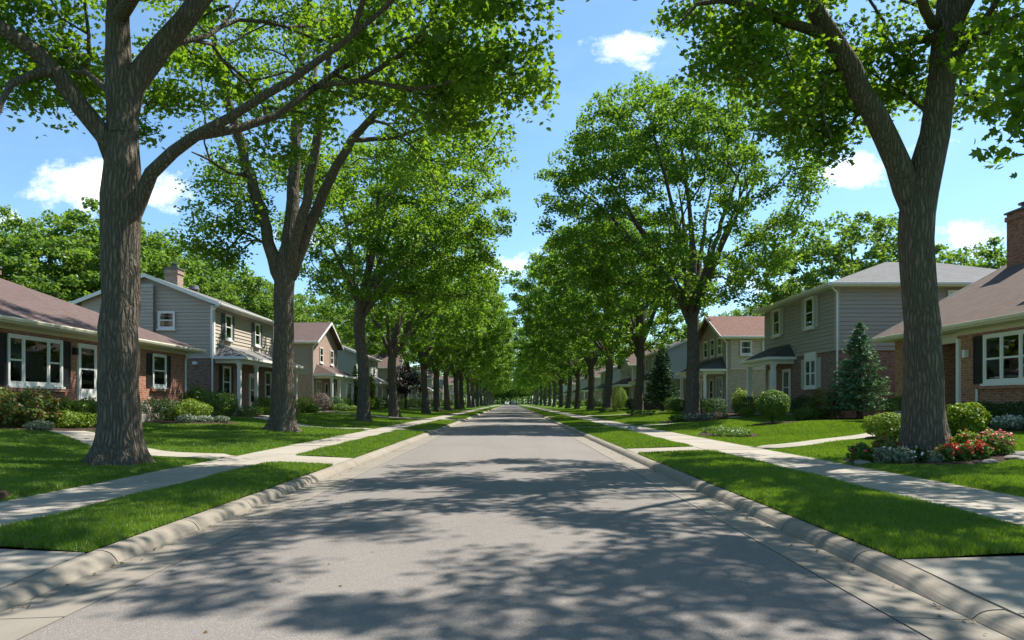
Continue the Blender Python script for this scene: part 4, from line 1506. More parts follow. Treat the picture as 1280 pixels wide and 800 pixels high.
        ro = s.part('porch_roof', r, roofmat)
        f = MB()
        s.b(f, y0 - over, y1 + over, v0 - .02, v0 - .001, z_eave - .13, z_eave + .012)
        s.b(f, y0 - over + .01, y1 + over - .01, v0, wallv - .005, z_eave - .03, z_eave - .006)
        s.b(f, y0 - over - .02, y0 - over, v0 - .02, wallv - .005, z_eave - .131, z_eave + .01)
        s.b(f, y1 + over, y1 + over + .02, v0 - .02, wallv - .005, z_eave - .131, z_eave + .01)
        s.part('porch_fascia', f, trim, ro)
        bm_ = MB()
        s.b(bm_, y0 + .02, y1 - .02, wallv - depth, wallv - depth + .16, z_eave - .33, z_eave - .031)
        s.b(bm_, y0 + .02, y0 + .18, wallv - depth + .161, wallv - .006, z_eave - .33, z_eave - .032)
        s.part('porch_beam', bm_, trim)
        for yc in cols:
            c = MB()
            s.b(c, yc - colw, yc + colw, wallv - depth - .005, wallv - depth + 2 * colw - .005, floor, z_eave - .331)
            s.b(c, yc - colw - .035, yc + colw + .035, wallv - depth - .04, wallv - depth + 2 * colw + .03, floor, floor + .14)
            s.b(c, yc - colw - .03, yc + colw + .03, wallv - depth - .035, wallv - depth + 2 * colw + .025, z_eave - .44, z_eave - .332)
            s.part('post', c, trim, bevel=.006)
        fl = MB()
        s.b(fl, y0 - .1, y1 + .1, wallv - depth - .12, wallv - .004, s.zb - .3, floor)
        ym = (y0 + y1) / 2
        for k in range(2):
            s.b(fl, ym - .7, ym + .7, wallv - depth - .12 - .3 * (k + 1), wallv - depth - .121 - .3 * k, s.zb - .3, floor - .15 * (k + 1))
        s.part('porch_floor', fl, 'concrete')
        return ro

    def chimney(s, y, v, w, z0, z1, mat='brick_brown', cap=True, parent=None):
        c = MB()
        s.b(c, y - w / 2, y + w / 2, v - w / 2, v + w / 2, z0, z1)
        s.b(c, y - w / 2 - .05, y + w / 2 + .05, v - w / 2 - .05, v + w / 2 + .05, z1 - .28, z1 - .10)
        ch = s.part('chimney', c, mat, parent)
        k = MB()
        s.b(k, y - w / 2 - .07, y + w / 2 + .07, v - w / 2 - .07, v + w / 2 + .07, z1 + .001, z1 + .07)
        q = s.pt(y, v, 0)
        k.cyl((q[0], q[1], z1 + .07 - s.zb), (q[0], q[1], z1 + .3 - s.zb), w * .22, 12)
        k.cyl((q[0], q[1], z1 + .301 - s.zb), (q[0], q[1], z1 + .35 - s.zb), w * .33, 12)
        s.part('chimney_cap', k, 'metal', parent) if parent is not None else s.part('chimney_cap', k, 'metal', ch)
        return ch


def lap(H, mb, plane, span, z0, z1, pitch=.19, lip=.04):
    """overlapping boards on a wall; span(z) gives the two ends at height z"""
    k, p = plane
    n = max(1, int(round((z1 - z0) / pitch)))
    for i in range(n):
        za, zb = z0 + (z1 - z0) * i / n, z0 + (z1 - z0) * (i + 1) / n
        a0, a1 = span(za)
        b0, b1 = span(zb)
        if a1 - a0 < .05:
            continue
        if b1 - b0 < .02:
            b0 = b1 = (a0 + a1) / 2
            b0 -= .01; b1 += .01
        if k == 'f':
            P = lambda a, d, z: H.pt(a, p - d, z)
        else:
            P = lambda a, d, z: H.pt(p - d, a, z)
        q = [P(a0, lip, za), P(a1, lip, za), P(b1, .004, zb), P(b0, .004, zb), P(a0, .0005, za), P(a1, .0005, za), P(b1, .0005, zb), P(b0, .0005, zb)]
        b = len(mb.v)
        mb.v += q
        mb.f += [tuple(b + i for i in f) for f in ((0, 1, 2, 3), (4, 7, 6, 5), (0, 4, 5, 1), (1, 5, 6, 2), (2, 6, 7, 3), (3, 7, 4, 0))]


def gable_span(vw0, vw1, v0, v1, ze, p):
    def f(z):
        t = (z + .105 - ze) / p
        return max(vw0, v0 + t), min(vw1, v1 - t)
    return f


def gable_poly_u(H, mb, y, t, vw0, vw1, v0, v1, ze, p):
    """gable wall (faces along the street) between wall lines vw0..vw1"""
    vm = (v0 + v1) / 2
    f = lambda v: ze + p * (min(v - v0, v1 - v)) - .105
    mb.prism([H.pt(y, vw0, ze - .1), H.pt(y, vw1, ze - .1), H.pt(y, vw1, f(vw1)), H.pt(y, vm, f(vm)), H.pt(y, vw0, f(vw0))], (0, t, 0))


def gable_poly_v(H, mb, v, t, yw0, yw1, y0, y1, ze, p):
    ym = (y0 + y1) / 2
    f = lambda y: ze + p * (min(y - y0, y1 - y)) - .105
    mb.prism([H.pt(yw0, v, ze - .1), H.pt(yw1, v, ze - .1), H.pt(yw1, v, f(yw1)), H.pt(ym, v, f(ym)), H.pt(yw0, v, f(yw0))], (H.s * t, 0, 0))


TRI = ((0, .27, True), (.27, .73, False), (.73, 1, True))
DBL = ((0, .5, True), (.5, 1, True))


def house_left_bungalow():
    H = House(-1, 15.2, 25, 'single storey red brick bungalow with mauve hip roof behind the largest left trunk')
    w = MB(); H.b(w, 16, 33.7, 0, 10.4, 0.2, 3.64); H.part('wall', w, 'brick_red')
    H.roof_hip(15.4, 34.3, -.6, 11.0, 3.80, .43, 'roof_mauve', 'cream', (16, 33.7, 0, 10.4))
    f = MB(); H.b(f, 16, 33.7, -.018, -.001, 3.52, 3.634); H.part('frieze', f, 'cream')
    H.window(('f', 0), 21.7, 24.35, 1.82, 3.39, TRI, shut='black', shw=.46, curtain=.4)
    br = MB(); H.b(br, 21.5, 24.6, -.12, -.001, 1.66, 1.748); H.part('brick_sill', br, 'brick_red')
    H.window(('f', 0), 30.5, 31.7, 1.95, 3.38, DBL[:1] and ((0, 1, True),), shut='black', shw=.42)
    br = MB(); H.b(br, 30.35, 31.85, -.12, -.001, 1.78, 1.878); H.part('brick_sill', br, 'brick_red')
    H.door(('f', 0), 25.25, 26.35, 1.36, 3.38)
    st = MB(); H.b(st, 24.9, 27.4, -1.4, -.003, .3, 1.34); H.b(st, 25.1, 27.2, -1.75, -1.401, .3, 1.12); H.b(st, 25.1, 27.2, -2.1, -1.751, .3, .88); H.part('stoop', st, 'concrete', bevel=.01)
    la = MB(); H.b(la, 24.95, 25.07, -.16, -.02, 2.95, 3.2); H.b(la, 24.98, 25.04, -.1, -.001, 3.0, 3.06); H.part('lantern', la, 'black')
    H.downpipe(33.55, -.06, .55, 3.62)
    H.chimney(30, 6.6, .6, 5.2, 6.95)


def house_left_two_storey():
    H = House(-1, 15.7, 42.5, 'taupe sided two storey house with gable end and white posted porch')
    y0, y1, D = 38.0, 47.5, 6.9
    w = MB(); H.b(w, y0, y1, 0, D, .2, 3.62); H.part('wall', w, 'brick_brown')
    sd = MB(); H.b(sd, y0 - .03, y1 + .03, -.03, D + .03, 3.621, 6.42)
    gable_poly_u(H, sd, y0 - .03, .2, -.03, D + .03, -.45, D + .45, 6.52, .39)
    gable_poly_u(H, sd, y1 + .03, -.2, -.03, D + .03, -.45, D + .45, 6.52, .39)
    H.b(sd, y0 - .30, y0 - .031, 3.9, 5.4, 3.0, 7.55)
    lap(H, sd, ('f', -.03), lambda z: (y0 - .03, y1 + .03), 3.63, 6.36)
    lap(H, sd, ('n', y0 - .03), lambda z: (-.03, 2.985), 3.63, 6.42)
    lap(H, sd, ('n', y0 - .03), lambda z: (5.415, D + .03), 3.63, 6.42)
    gs = gable_span(-.03, D + .03, -.45, D + .45, 6.52, .39)
    lap(H, sd, ('n', y0 - .03), lambda z: (gs(z)[0], 2.985), 6.42, 7.62)
    lap(H, sd, ('n', y0 - .03), lambda z: (5.415, gs(z)[1]), 6.42, 7.0)
    lap(H, sd, ('n', y0 - .30), lambda z: (3.0, 5.4), 3.92, 7.5)
    H.part('siding', sd, 'side_taupe')
    ro, zr = H.roof_gable_u(y0 - .35, y1 + .35, -.45, D + .45, 6.52, .39, 'roof_gray', 'white', -.03)
    H.chimney(42.6, 4.2, .75, 7.2, 9.15, 'brick_salmon', parent=ro)
    v = MB(); q = H.pt(46.2, 4.6, 0); v.cyl((q[0], q[1], 7.0), (q[0], q[1], 7.95), .22, 12); v.cyl((q[0], q[1], 7.951), (q[0], q[1], 8.2), .34, 12, .26); H.part('flue', v, 'metal', ro)
    H.window(('f', -.075), 39.35, 40.25, 4.75, 6.15, shut='teal')
    H.window(('f', -.075), 43.9, 44.8, 4.75, 6.15, shut='teal')
    H.window(('n', y0 - .075), 1.95, 2.85, 5.15, 6.1)
    H.window(('n', y0 - .075), 5.6, 6.4, 5.0, 6.0)
    vt = MB(); H.onwall(vt, ('n', y0 - .342), 4.3, 4.8, 0, .04, 6.95, 7.38); H.part('gable_vent', vt, 'white')
    for q in ((.2, y0, -.055, 3.62, 6.4),):
        cb = MB(); H.b(cb, y0 - .09, y0 + .1, -.09, .1, 3.63, 6.36); H.part('corner_board', cb, 'white')
    H.porch(38.2, 48.6, 1.35, 4.45, 3.72, 'roof_gray', (38.35, 40.9, 44.6, 48.4), floor=.9)
    H.window(('f', 0), 39.2, 40.3, 1.55, 3.3, shut='black', shw=.36)
    H.window(('f', 0), 46.0, 47.1, 1.6, 3.3)
    H.door(('f', 0), 43.2, 44.3, .91, 3.05)
    br = MB(); H.b(br, 44.75, 48.2, -1.28, -1.12, .9, 1.62); H.b(br, 44.7, 48.25, -1.32, -1.08, 1.621, 1.70); H.part('porch_wall', br, 'brick_brown')
    H.downpipe(y0 - .12, -.02, .6, 6.4)
    for vv in (2.9, .8):
        fl = MB(); H.onwall(fl, ('n', y0), vv, vv + .22, 0, .16, 3.3, 3.45); H.part('flood_light', fl, 'white')


def house_right_bungalow():
    H = House(1, 14.8, 22, 'single storey orange brick bungalow with brown roof and tall chimney at the right border')
    w = MB()
    H.b(w, 15, 27.7, 1.1, 11, .2, 3.64); H.b(w, 15, 23.85, 0, 1.099, .2, 3.64); H.b(w, 25.3, 27.7, 0, 1.099, .2, 3.64)
    gable_poly_u(H, w, 27.7, -.2, .001, 11, -.6, 11.6, 3.80, .55)
    H.part('wall', w, 'brick_orange')
    ro, zr = H.roof_gable_u(14.6, 28.2, -.6, 11.6, 3.80, .55, 'roof_brown', 'cream', 0)
    H.chimney(27.2, 4.75, .95, 5.5, 8.5, 'brick_red', parent=ro)
    f = MB(); H.b(f, 15, 23.84, -.02, -.001, 3.50, 3.634); H.b(f, 23.85, 25.3, .10, .25, 3.30, 3.634); H.part('frieze', f, 'cream')
    H.window(('f', 0), 19.9, 22.45, 1.88, 3.40, ((0, .36, True), (.36, .68, True), (.68, 1, True)), shut='black', shw=.5, curtain=.22)
    br = MB(); H.b(br, 19.7, 22.7, -.12, -.001, 1.72, 1.808); H.part('brick_sill', br, 'brick_orange')
    H.door(('f', 1.1), 24.0, 24.95, 1.02, 3.1, 'door_brown')
    for yy in (23.72, 25.28):
        c = MB(); H.b(c, yy - .07, yy + .07, -.09, .06, .9, 3.39); H.part('post', c, 'white', bevel=.006)
    st = MB(); H.b(st, 23.4, 25.6, -1.2, 1.09, .3, 1.0); H.b(st, 23.6, 25.4, -1.55, -1.201, .3, .8); H.part('stoop', st, 'concrete', bevel=.01)
    la = MB(); H.b(la, 23.2, 23.34, -.17, -.03, 2.75, 3.0); H.b(la, 23.24, 23.3, -.1, -.001, 2.8, 2.86); H.part('lantern', la, 'white')
    dm = MB(); H.b(dm, 18.5, 21.4, 1.35, 4.6, 4.6, 6.0); H.part('dormer', dm, 'side_gray')
    dr = MB(); H.slab(dr, [(18.2, 1.0, 6.02), (21.7, 1.0, 6.02), (21.7, 5.2, 6.75), (18.2, 5.2, 6.75)], .12); H.part('dormer_roof', dr, 'roof_brown')
    dp = MB(); q = H.pt(22.75, -.06, 0); dp.cyl((q[0], q[1], -.3), (q[0], q[1], 1.14), .04, 8); H.part('downpipe', dp, 'white')


def house_right_gray():
    H = House(1, 14.6, 36.7, 'dark gray sided two storey house with gray hip roof and pale shutters')
    y0, y1, D = 32.2, 41.2, 11.4
    w = MB(); H.b(w, y0, y1, 0, D, .2, 3.62); H.part('wall', w, 'brick_brown')
    sd = MB(); H.b(sd, y0 - .03, y1 + .03, -.03, D + .03, 3.621, 6.46)
    lap(H, sd, ('f', -.03), lambda z: (y0 - .03, y1 + .03), 3.63, 6.43)
    lap(H, sd, ('n', y0 - .03), lambda z: (-.03, D + .03), 3.63, 6.43)
    H.part('siding', sd, 'side_gray')
    ro, zr = H.roof_hip(y0 - .5, y1 + .5, -.5, D + .5, 6.6, .37, 'roof_gray', 'white', (y0 - .03, y1 + .03, -.03, D + .03))
    v = MB(); H.b(v, 35.9, 36.3, 5.4, 5.8, zr - .15, zr + .16); H.b(v, 35.8, 36.4, 5.3, 5.9, zr + .161, zr + .2); H.part('roof_vent', v, 'metal', ro)
    H.window(('f', -.075), 34.4, 35.4, 4.88, 6.40, shut='sage', shw=.42)
    H.window(('f', -.075), 38.7, 39.7, 4.90, 6.38, shut='sage', shw=.42)
    H.window(('f', 0), 34.3, 35.6, 2.0, 3.42, DBL, shut='sage', shw=.44, header=.3)
    H.window(('n', y0 - .075), 4.9, 5.9, 5.2, 6.3)
    H.porch(37.0, 41.0, 1.15, 4.35, 3.62, 'roof_dark', (37.15, 40.85), floor=.95, colw=.11)
    H.door(('f', 0), 37.5, 38.5, .96, 3.05, 'white')
    H.window(('f', 0), 39.5, 40.5, 1.55, 3.1)
    H.downpipe(y0 - .1, -.03, .6, 6.5)
    cb = MB(); H.b(cb, y0 - .09, y0 + .1, -.09, .1, 3.63, 6.44); H.part('corner_board', cb, 'side_taupe')


def house_front_gable(side, xf, y0, y1, label, siding, brick, upper_front, roofm, p=.45, depth=10, ze=6.15, porchroof=None, pc=4, shut=None, winy=None, near_windows=()):
    H = House(side, xf, (y0 + y1) / 2, label)
    w = MB(); H.b(w, y0, y1, 0, depth, .2, 3.5); H.part('wall', w, brick)
    sd = MB(); H.b(sd, y0 - .03, y1 + .03, .3, depth + .03, 3.501, ze - .1)
    lap(H, sd, ('n', y0 - .03), lambda z: (.3, depth + .03), 3.52, ze - .14)
    H.part('siding', sd, siding)
    fr = MB(); H.b(fr, y0 - .03, y1 + .03, -.03, .299, 3.501, ze - .1)
    gable_poly_v(H, fr, -.03, .25, y0 - .03, y1 + .03, y0 - .45, y1 + .45, ze, p)
    H.part('front_wall', fr, upper_front)
    ro, zr = H.roof_gable_v(y0 - .45, y1 + .45, -.5, depth + .3, ze, p, roofm, 'white', y0 - .03)
    n = winy or [y0 + (y1 - y0) * .28, y0 + (y1 - y0) * .72]
    for yy in n:
        H.window(('f', -.03), yy - .5, yy + .5, 4.55, 5.85, shut=shut)
    H.window(('n', y0 - .075), 5.0, 6.1, 4.7, min(5.6, ze - .25))
    for a, b_ in near_windows:
        H.window(('n', y0 - .075), a, b_, 4.5, min(5.5, ze - .25))
    cols = [y0 + .2 + (y1 - y0 - .4) * k / (pc - 1) for k in range(pc)]
    H.porch(y0 + .1, y1 - .1, 1.5, 4.4, 3.55, porchroof or roofm, cols, floor=.9)
    H.window(('f', 0), y0 + .8, y0 + 2.2, 1.5, 3.1, DBL)
    H.window(('f', 0), y1 - 2.2, y1 - .8, 1.5, 3.1, DBL)
    m = (y0 + y1) / 2
    H.door(('f', 0), m - .5, m + .5, .91, 3.0)
    H.downpipe(y0 - .1, 0.0, .6, ze - .1)
    return H


def house_side_gable(side, xf, y0, y1, label, siding, brick, roofm, p=.42, depth=7.5, ze=6.3, shut=None, bay=False):
    H = House(side, xf, (y0 + y1) / 2, label)
    w = MB(); H.b(w, y0, y1, 0, depth, .2, 3.5); H.part('wall', w, brick)
    sd = MB(); H.b(sd, y0 - .03, y1 + .03, -.03, depth + .03, 3.501, ze - .1)
    gable_poly_u(H, sd, y0 - .03, .2, -.03, depth + .03, -.45, depth + .45, ze, p)
    gable_poly_u(H, sd, y1 + .03, -.2, -.03, depth + .03, -.45, depth + .45, ze, p)
    lap(H, sd, ('f', -.03), lambda z: (y0 - .03, y1 + .03), 3.52, ze - .14)
    gs = gable_span(-.03, depth + .03, -.45, depth + .45, ze, p)
    lap(H, sd, ('n', y0 - .03), lambda z: (-.03, depth + .03), 3.52, ze - .1)
    lap(H, sd, ('n', y0 - .03), gs, ze - .1, ze + p * (depth / 2 + .45) - .12)
    H.part('siding', sd, siding)
    ro, zr = H.roof_gable_u(y0 - .35, y1 + .35, -.45, depth + .45, ze, p, roofm, 'white', -.03)
    L = y1 - y0
    for k in (.2, .5, .8):
        H.window(('f', -.075), y0 + L * k - .5, y0 + L * k + .5, 4.55, 5.95, shut=shut)
    for vv in (1.8, 5.0):
        H.window(('n', y0 - .075), vv, vv + .9, 4.7, 5.8)
    H.porch(y0 + L * .35, y1 - .2, 1.4, 4.35, 3.5, roofm, (y0 + L * .35 + .15, y0 + L * .65, y1 - .35), floor=.9)
    H.window(('f', 0), y0 + .7, y0 + 2.3, 1.5, 3.1, DBL, shut=shut)
    H.window(('f', 0), y1 - 2.6, y1 - 1.0, 1.5, 3.1, DBL)
    H.door(('f', 0), y0 + L * .5 - .5, y0 + L * .5 + .5, .91, 3.0)
    H.chimney(y0 + L * .6, depth * .62, .7, zr - 1, zr + 1.0, 'brick_brown', parent=ro)
    return H


house_left_bungalow()
house_left_two_storey()
house_right_bungalow()
house_right_gray()
house_front_gable(-1, 15.7, 57.4, 65.2, 'tan house left of the road with salmon brick front gable and mauve roof', 'side_tan', 'brick_salmon', 'brick_salmon', 'roof_mauve', .45, shut=None)
house_front_gable(1, 14.6, 48.7, 55.6, 'beige house right of the road with red roof and dark porch canopy', 'side_cream', 'brick_pale', 'side_tan', 'roof_red', .46, 11, 5.75, 'roof_dark', 2, None, [50.0, 51.8, 53.6], ((2.4, 3.4), (.9, 1.7)))
house_side_gable(-1, 15.9, 74, 86, 'pale gray house behind the third left trunk', 'side_pale', 'side_pale', 'roof_gray')
house_side_gable(1, 14.8, 67.5, 80, 'pale gray brown roofed house beyond the dark green spruce', 'side_blue', 'brick_brown', 'roof_brown', shut='white')
FAR = [(-1, 97, 'tan house beyond the plum leaved tree', 0), (-1, 118, 'white two storey house far along the left side, next past the tan one', 1), (-1, 140, 'brick fronted gable house far along the left side', 0),
       (-1, 164, 'distant gray sided house on the left side, third from the end of its row', 1), (-1, 190, 'distant cream house on the left side, second from the end of its row', 0), (-1, 220, 'last distant house on the left side before the far trees', 1),
       (1, 90, 'cream front gable house beyond the brown roofed gray one', 0), (1, 111, 'gray two storey house far along the right side, behind the sixth trunk', 1), (1, 134, 'taupe gable house far along the right side', 0),
       (1, 158, 'distant pale house on the right side, third from the end of its row', 1), (1, 184, 'distant cream house on the right side, second from the end of its row', 0), (1, 214, 'last distant house on the right side before the far trees', 1)]
SD = ['side_tan', 'side_pale', 'side_taupe', 'side_gray', 'side_cream', 'side_pale']
BK = ['brick_brown', 'brick_pale', 'brick_salmon', 'brick_brown', 'brick_pale', 'brick_red']
RF = ['roof_brown', 'roof_gray', 'roof_mauve', 'roof_gray', 'roof_brown', 'roof_dark']
for i, (sd, y, lab, st) in enumerate(FAR):
    k = i % 6
    if st:
        house_side_gable(sd, 15.4, y, y + 11.5, lab, SD[k], BK[k], RF[k])
    else:
        house_front_gable(sd, 15.2, y, y + 9, lab, SD[k], BK[k], SD[(k + 2) % 6], RF[k], .5, 9, 6.0)
house_side_gable(1, -4.0, ROAD_END + 30, ROAD_END + 44, 'pale house closing the view at the far end of the road', 'side_pale', 'side_pale', 'roof_gray') if False else None


# ------------------------------------------------------------------ shrubs and flowers
def shrub_points(rng, r, h, n, box=0.0, lumps=0.12):
    """points on and inside a lumpy dome of radius r (x, y) and height h standing on z=0"""
    d = rng.normal(0, 1, (n, 3))
    d /= np.linalg.norm(d, axis=1)[:, None]
    if box:
        m = np.abs(d).max(1)[:, None]
        d = d / (np.abs(d) ** (2 / (1 - box * .8)) ).sum(1)[:, None] ** ((1 - box * .8) / 2) if box < 1 else d / m
    ph = rng.uniform(0, 6.28, 3)
    l = 1 + lumps * (np.sin(d[:, 0] * 5 + ph[0]) * np.sin(d[:, 1] * 5 + ph[1]) + .6 * np.sin(d[:, 2] * 7 + d[:, 0] * 6 + ph[2]))
    k = 1 - rng.random(n) ** 2.2 * 0.42
    p = d * (l * k)[:, None]
    p[:, 0] *= r[0]; p[:, 1] *= r[1]
    p[:, 2] = (p[:, 2] * .5 + .5) * h
    return p, d


def stems_mesh(rng, r, h, n=9):
    mb = MB()
    for i in range(n):
        a = rng.uniform(0, 6.28)
        k = rng.uniform(.25, .8)
        mb.cyl((math.cos(a) * .04, math.sin(a) * .04, -.05), (math.cos(a) * r[0] * k, math.sin(a) * r[1] * k, h * rng.uniform(.55, .85)), .016, 5, .006)
    return mb


def shrub(x, y, r, h, mat, label, group, seed, leaf=.07, n=1500, box=0.0, lumps=.12, name='shrub', cat='shrub', flowers=None, nf=0, stem=0.0, shape='diamond', up=.5, fsize=.06):
    rng = np.random.default_rng(seed)
    if not isinstance(r, tuple):
        r = (r, r)
    root = empty(name, (x, y, float(gz(x, y)) + .02), label, cat, group)
    p, d = shrub_points(rng, r, h, int(n * 1.8), box, lumps)
    p[:, 2] += stem
    me = leaves_mesh('foliage', p, leaf, rng, shape, up, d * .7)
    link('foliage', me, M[mat], root)
    if stem:
        mb = MB(); mb.cyl((0, 0, -.05), (0, 0, stem + h * .4), .05, 10, .035)
        mb.build('trunk', M['bark_thin'], root)
    else:
        stems_mesh(rng, r, h).build('stem', M['bark_thin'], root)
    if flowers:
        q, dq = shrub_points(rng, (r[0] * 1.04, r[1] * 1.04), h * 1.06, nf * 3, box, lumps)
        sel = (q[:, 2] > h * .45) & (np.linalg.norm(q / np.array([r[0], r[1], h]) - np.array([0, 0, .5]), axis=1) > .38)
        q = q[sel][:nf]
        q = np.repeat(q, 4, 0) + rng.normal(0, fsize * .4, (len(q) * 4, 3))
        fm = leaves_mesh('blossom', q, fsize, rng, 'oval', .8, aspect=1.5)
        link('blossom', fm, M[flowers], root)
    return root


LB, LT, LC = 'shrubs before the left bungalow', 'shrubs before the taupe house', 'shrubs before the tan gable house'
S = 100
PL = [
    # x, y, r, h, mat, label, group, kwargs
    (-12.9, 19.0, (.85, .8), .98, 'leaf_red', 'large loose shrub with reddish new leaves under the bungalow picture window', LB, dict(n=2600, leaf=.09, lumps=.22)),
    (-13.9, 19.2, (.7, .8), 1.0, 'leaf_red', 'reddish shrub cut by the left picture border beside the large one', LB, dict(n=1500, leaf=.09, lumps=.2)),
    (-12.1, 19.6, .42, .48, 'leaf_lime', 'low lime green mound beside the large reddish shrub', LB, dict(n=1100, leaf=.06)),
    (-12.25, 20.4, .42, .46, 'leaf_lime', 'low lime green mound in the middle of its row of three', LB, dict(n=1000, leaf=.06)),
    (-12.2, 21.3, .42, .44, 'leaf_lime', 'low lime green mound next to the largest trunk', LB, dict(n=1000, leaf=.06)),
    (-13.6, 21.8, .62, .8, 'leaf_lime', 'upright yellow green shrub against the brick between window and reddish shrub', LB, dict(n=1500, leaf=.08, lumps=.2)),
    (-13.5, 22.9, .62, .78, 'leaf_lime', 'upright yellow green shrub beside the bungalow stoop', LB, dict(n=1500, leaf=.08, lumps=.2)),
    (-11.9, 18.2, .32, .25, 'leaf_silver', 'low silver edging plant at the foot of the large reddish shrub', LB, dict(n=500, leaf=.05)),
    (-13.3, 26.6, (.55, .6), .82, 'leaf_dark', 'dark clipped hedge block right behind the largest trunk', LB, dict(n=1800, leaf=.05, box=.6)),
    (-13.1, 27.6, (.55, .55), .85, 'leaf_dark', 'second dark clipped hedge block beside the lime green shrub', LB, dict(n=1800, leaf=.05, box=.6)),
    (-12.4, 27.9, (.75, .8), .85, 'leaf_lime', 'rounded lime green shrub between dark hedge and bungalow corner', LB, dict(n=2200, leaf=.065)),
    (-11.8, 26.2, .36, .30, 'leaf_silver', 'white flowering edging plant nearest the dark hedge', LB, dict(n=600, leaf=.05, flowers='petal_white', nf=60, fsize=.035)),
    (-11.45, 26.9, .34, .28, 'leaf_silver', 'white flowering edging plant in the middle of its bed edge', LB, dict(n=600, leaf=.05, flowers='petal_white', nf=40, fsize=.03)),
    (-11.1, 27.6, .34, .28, 'leaf_silver', 'pale gray edging plant nearest the lawn before the lime green shrub', LB, dict(n=600, leaf=.05)),
    (-14.1, 32.6, (.8, .8), 1.35, 'leaf_mid', 'tall loose shrub at the bungalow corner beside the downpipe', LT, dict(n=2000, leaf=.09, lumps=.2)),
    (-13.9, 34.6, (.8, .9), 1.15, 'leaf_mid', 'broad green shrub between bungalow and first porch post', LT, dict(n=1900, leaf=.075)),
    (-14.6, 36.6, (.6, .8), 1.3, 'leaf_dark', 'dark shrub below the brick side wall of the taupe house', LT, dict(n=1700, leaf=.07)),
    (-13.2, 36.4, (.55, .7), .5, 'leaf_mid', 'low clipped shrub before the first porch post', LT, dict(n=1300, leaf=.055, box=.5)),
    (-13.8, 40.0, .55, 1.0, 'leaf_mid', 'ball shaped shrub before the porch, nearer the first post', LT, dict(n=1500, leaf=.06)),
    (-13.8, 41.6, .55, .98, 'leaf_mid', 'ball shaped shrub before the porch, nearer the second trunk', LT, dict(n=1500, leaf=.06)),
    (-13.2, 39.4, .4, .42, 'leaf_lime', 'small light green plant at the foot of the porch balls', LT, dict(n=700, leaf=.055)),
    (-13.9, 43.6, .6, .95, 'leaf_dark', 'dark shrub before the porch wall just behind the second trunk', LT, dict(n=1300, leaf=.07)),
    (-14.2, 49.2, (.6, 1.3), 1.0, 'leaf_lime', 'long bright clipped hedge at the far porch post', LT, dict(n=2600, leaf=.06, box=.7)),
    (-13.0, 47.4, .55, .5, 'leaf_mid', 'low mound beside the driveway before the bright hedge', LT, dict(n=900, leaf=.07)),
    (-14.5, 55.0, .8, 1.4, 'leaf_pink', 'pinkish smoky shrub at the corner of the tan house', LC, dict(n=1500, leaf=.09)),
    (-13.9, 57.5, (.7, 1.0), 1.15, 'leaf_dark', 'dark clipped hedge left of the tan house steps', LC, dict(n=1700, leaf=.08, box=.5)),
    (-13.2, 56.0, .7, .6, 'leaf_mid', 'low green mound before the pinkish shrub', LC, dict(n=900, leaf=.08)),
    (-13.8, 60.0, .75, 1.1, 'leaf_mid', 'ball shaped shrub before the tan house porch', LC, dict(n=1300, leaf=.08)),
    (-13.0, 59.2, .6, .5, 'leaf_lime', 'low lime plant at the edge of the tan house bed', LC, dict(n=700, leaf=.08)),
    (-13.6, 67.5, .9, 1.2, 'leaf_lime', 'lime green shrub beside the third left trunk', LC, dict(n=1300, leaf=.09)),
    (-13.4, 72.0, .9, 1.1, 'leaf_dark', 'dark shrub past the third left trunk', LC, dict(n=1300, leaf=.09)),
    (-13.8, 77, (.8, 1.5), 1.2, 'leaf_dark', 'dark hedge before the pale gray house, beside its porch', LC, dict(n=1500, leaf=.1, box=.5)),
    (-13.0, 90, .9, 1.3, 'leaf_lime', 'lime shrub under the plum leaved tree', LC, dict(n=1000, leaf=.1)),
]
RB, RGY, RC = 'shrubs before the right bungalow', 'shrubs before the dark gray house', 'shrubs before the beige house'
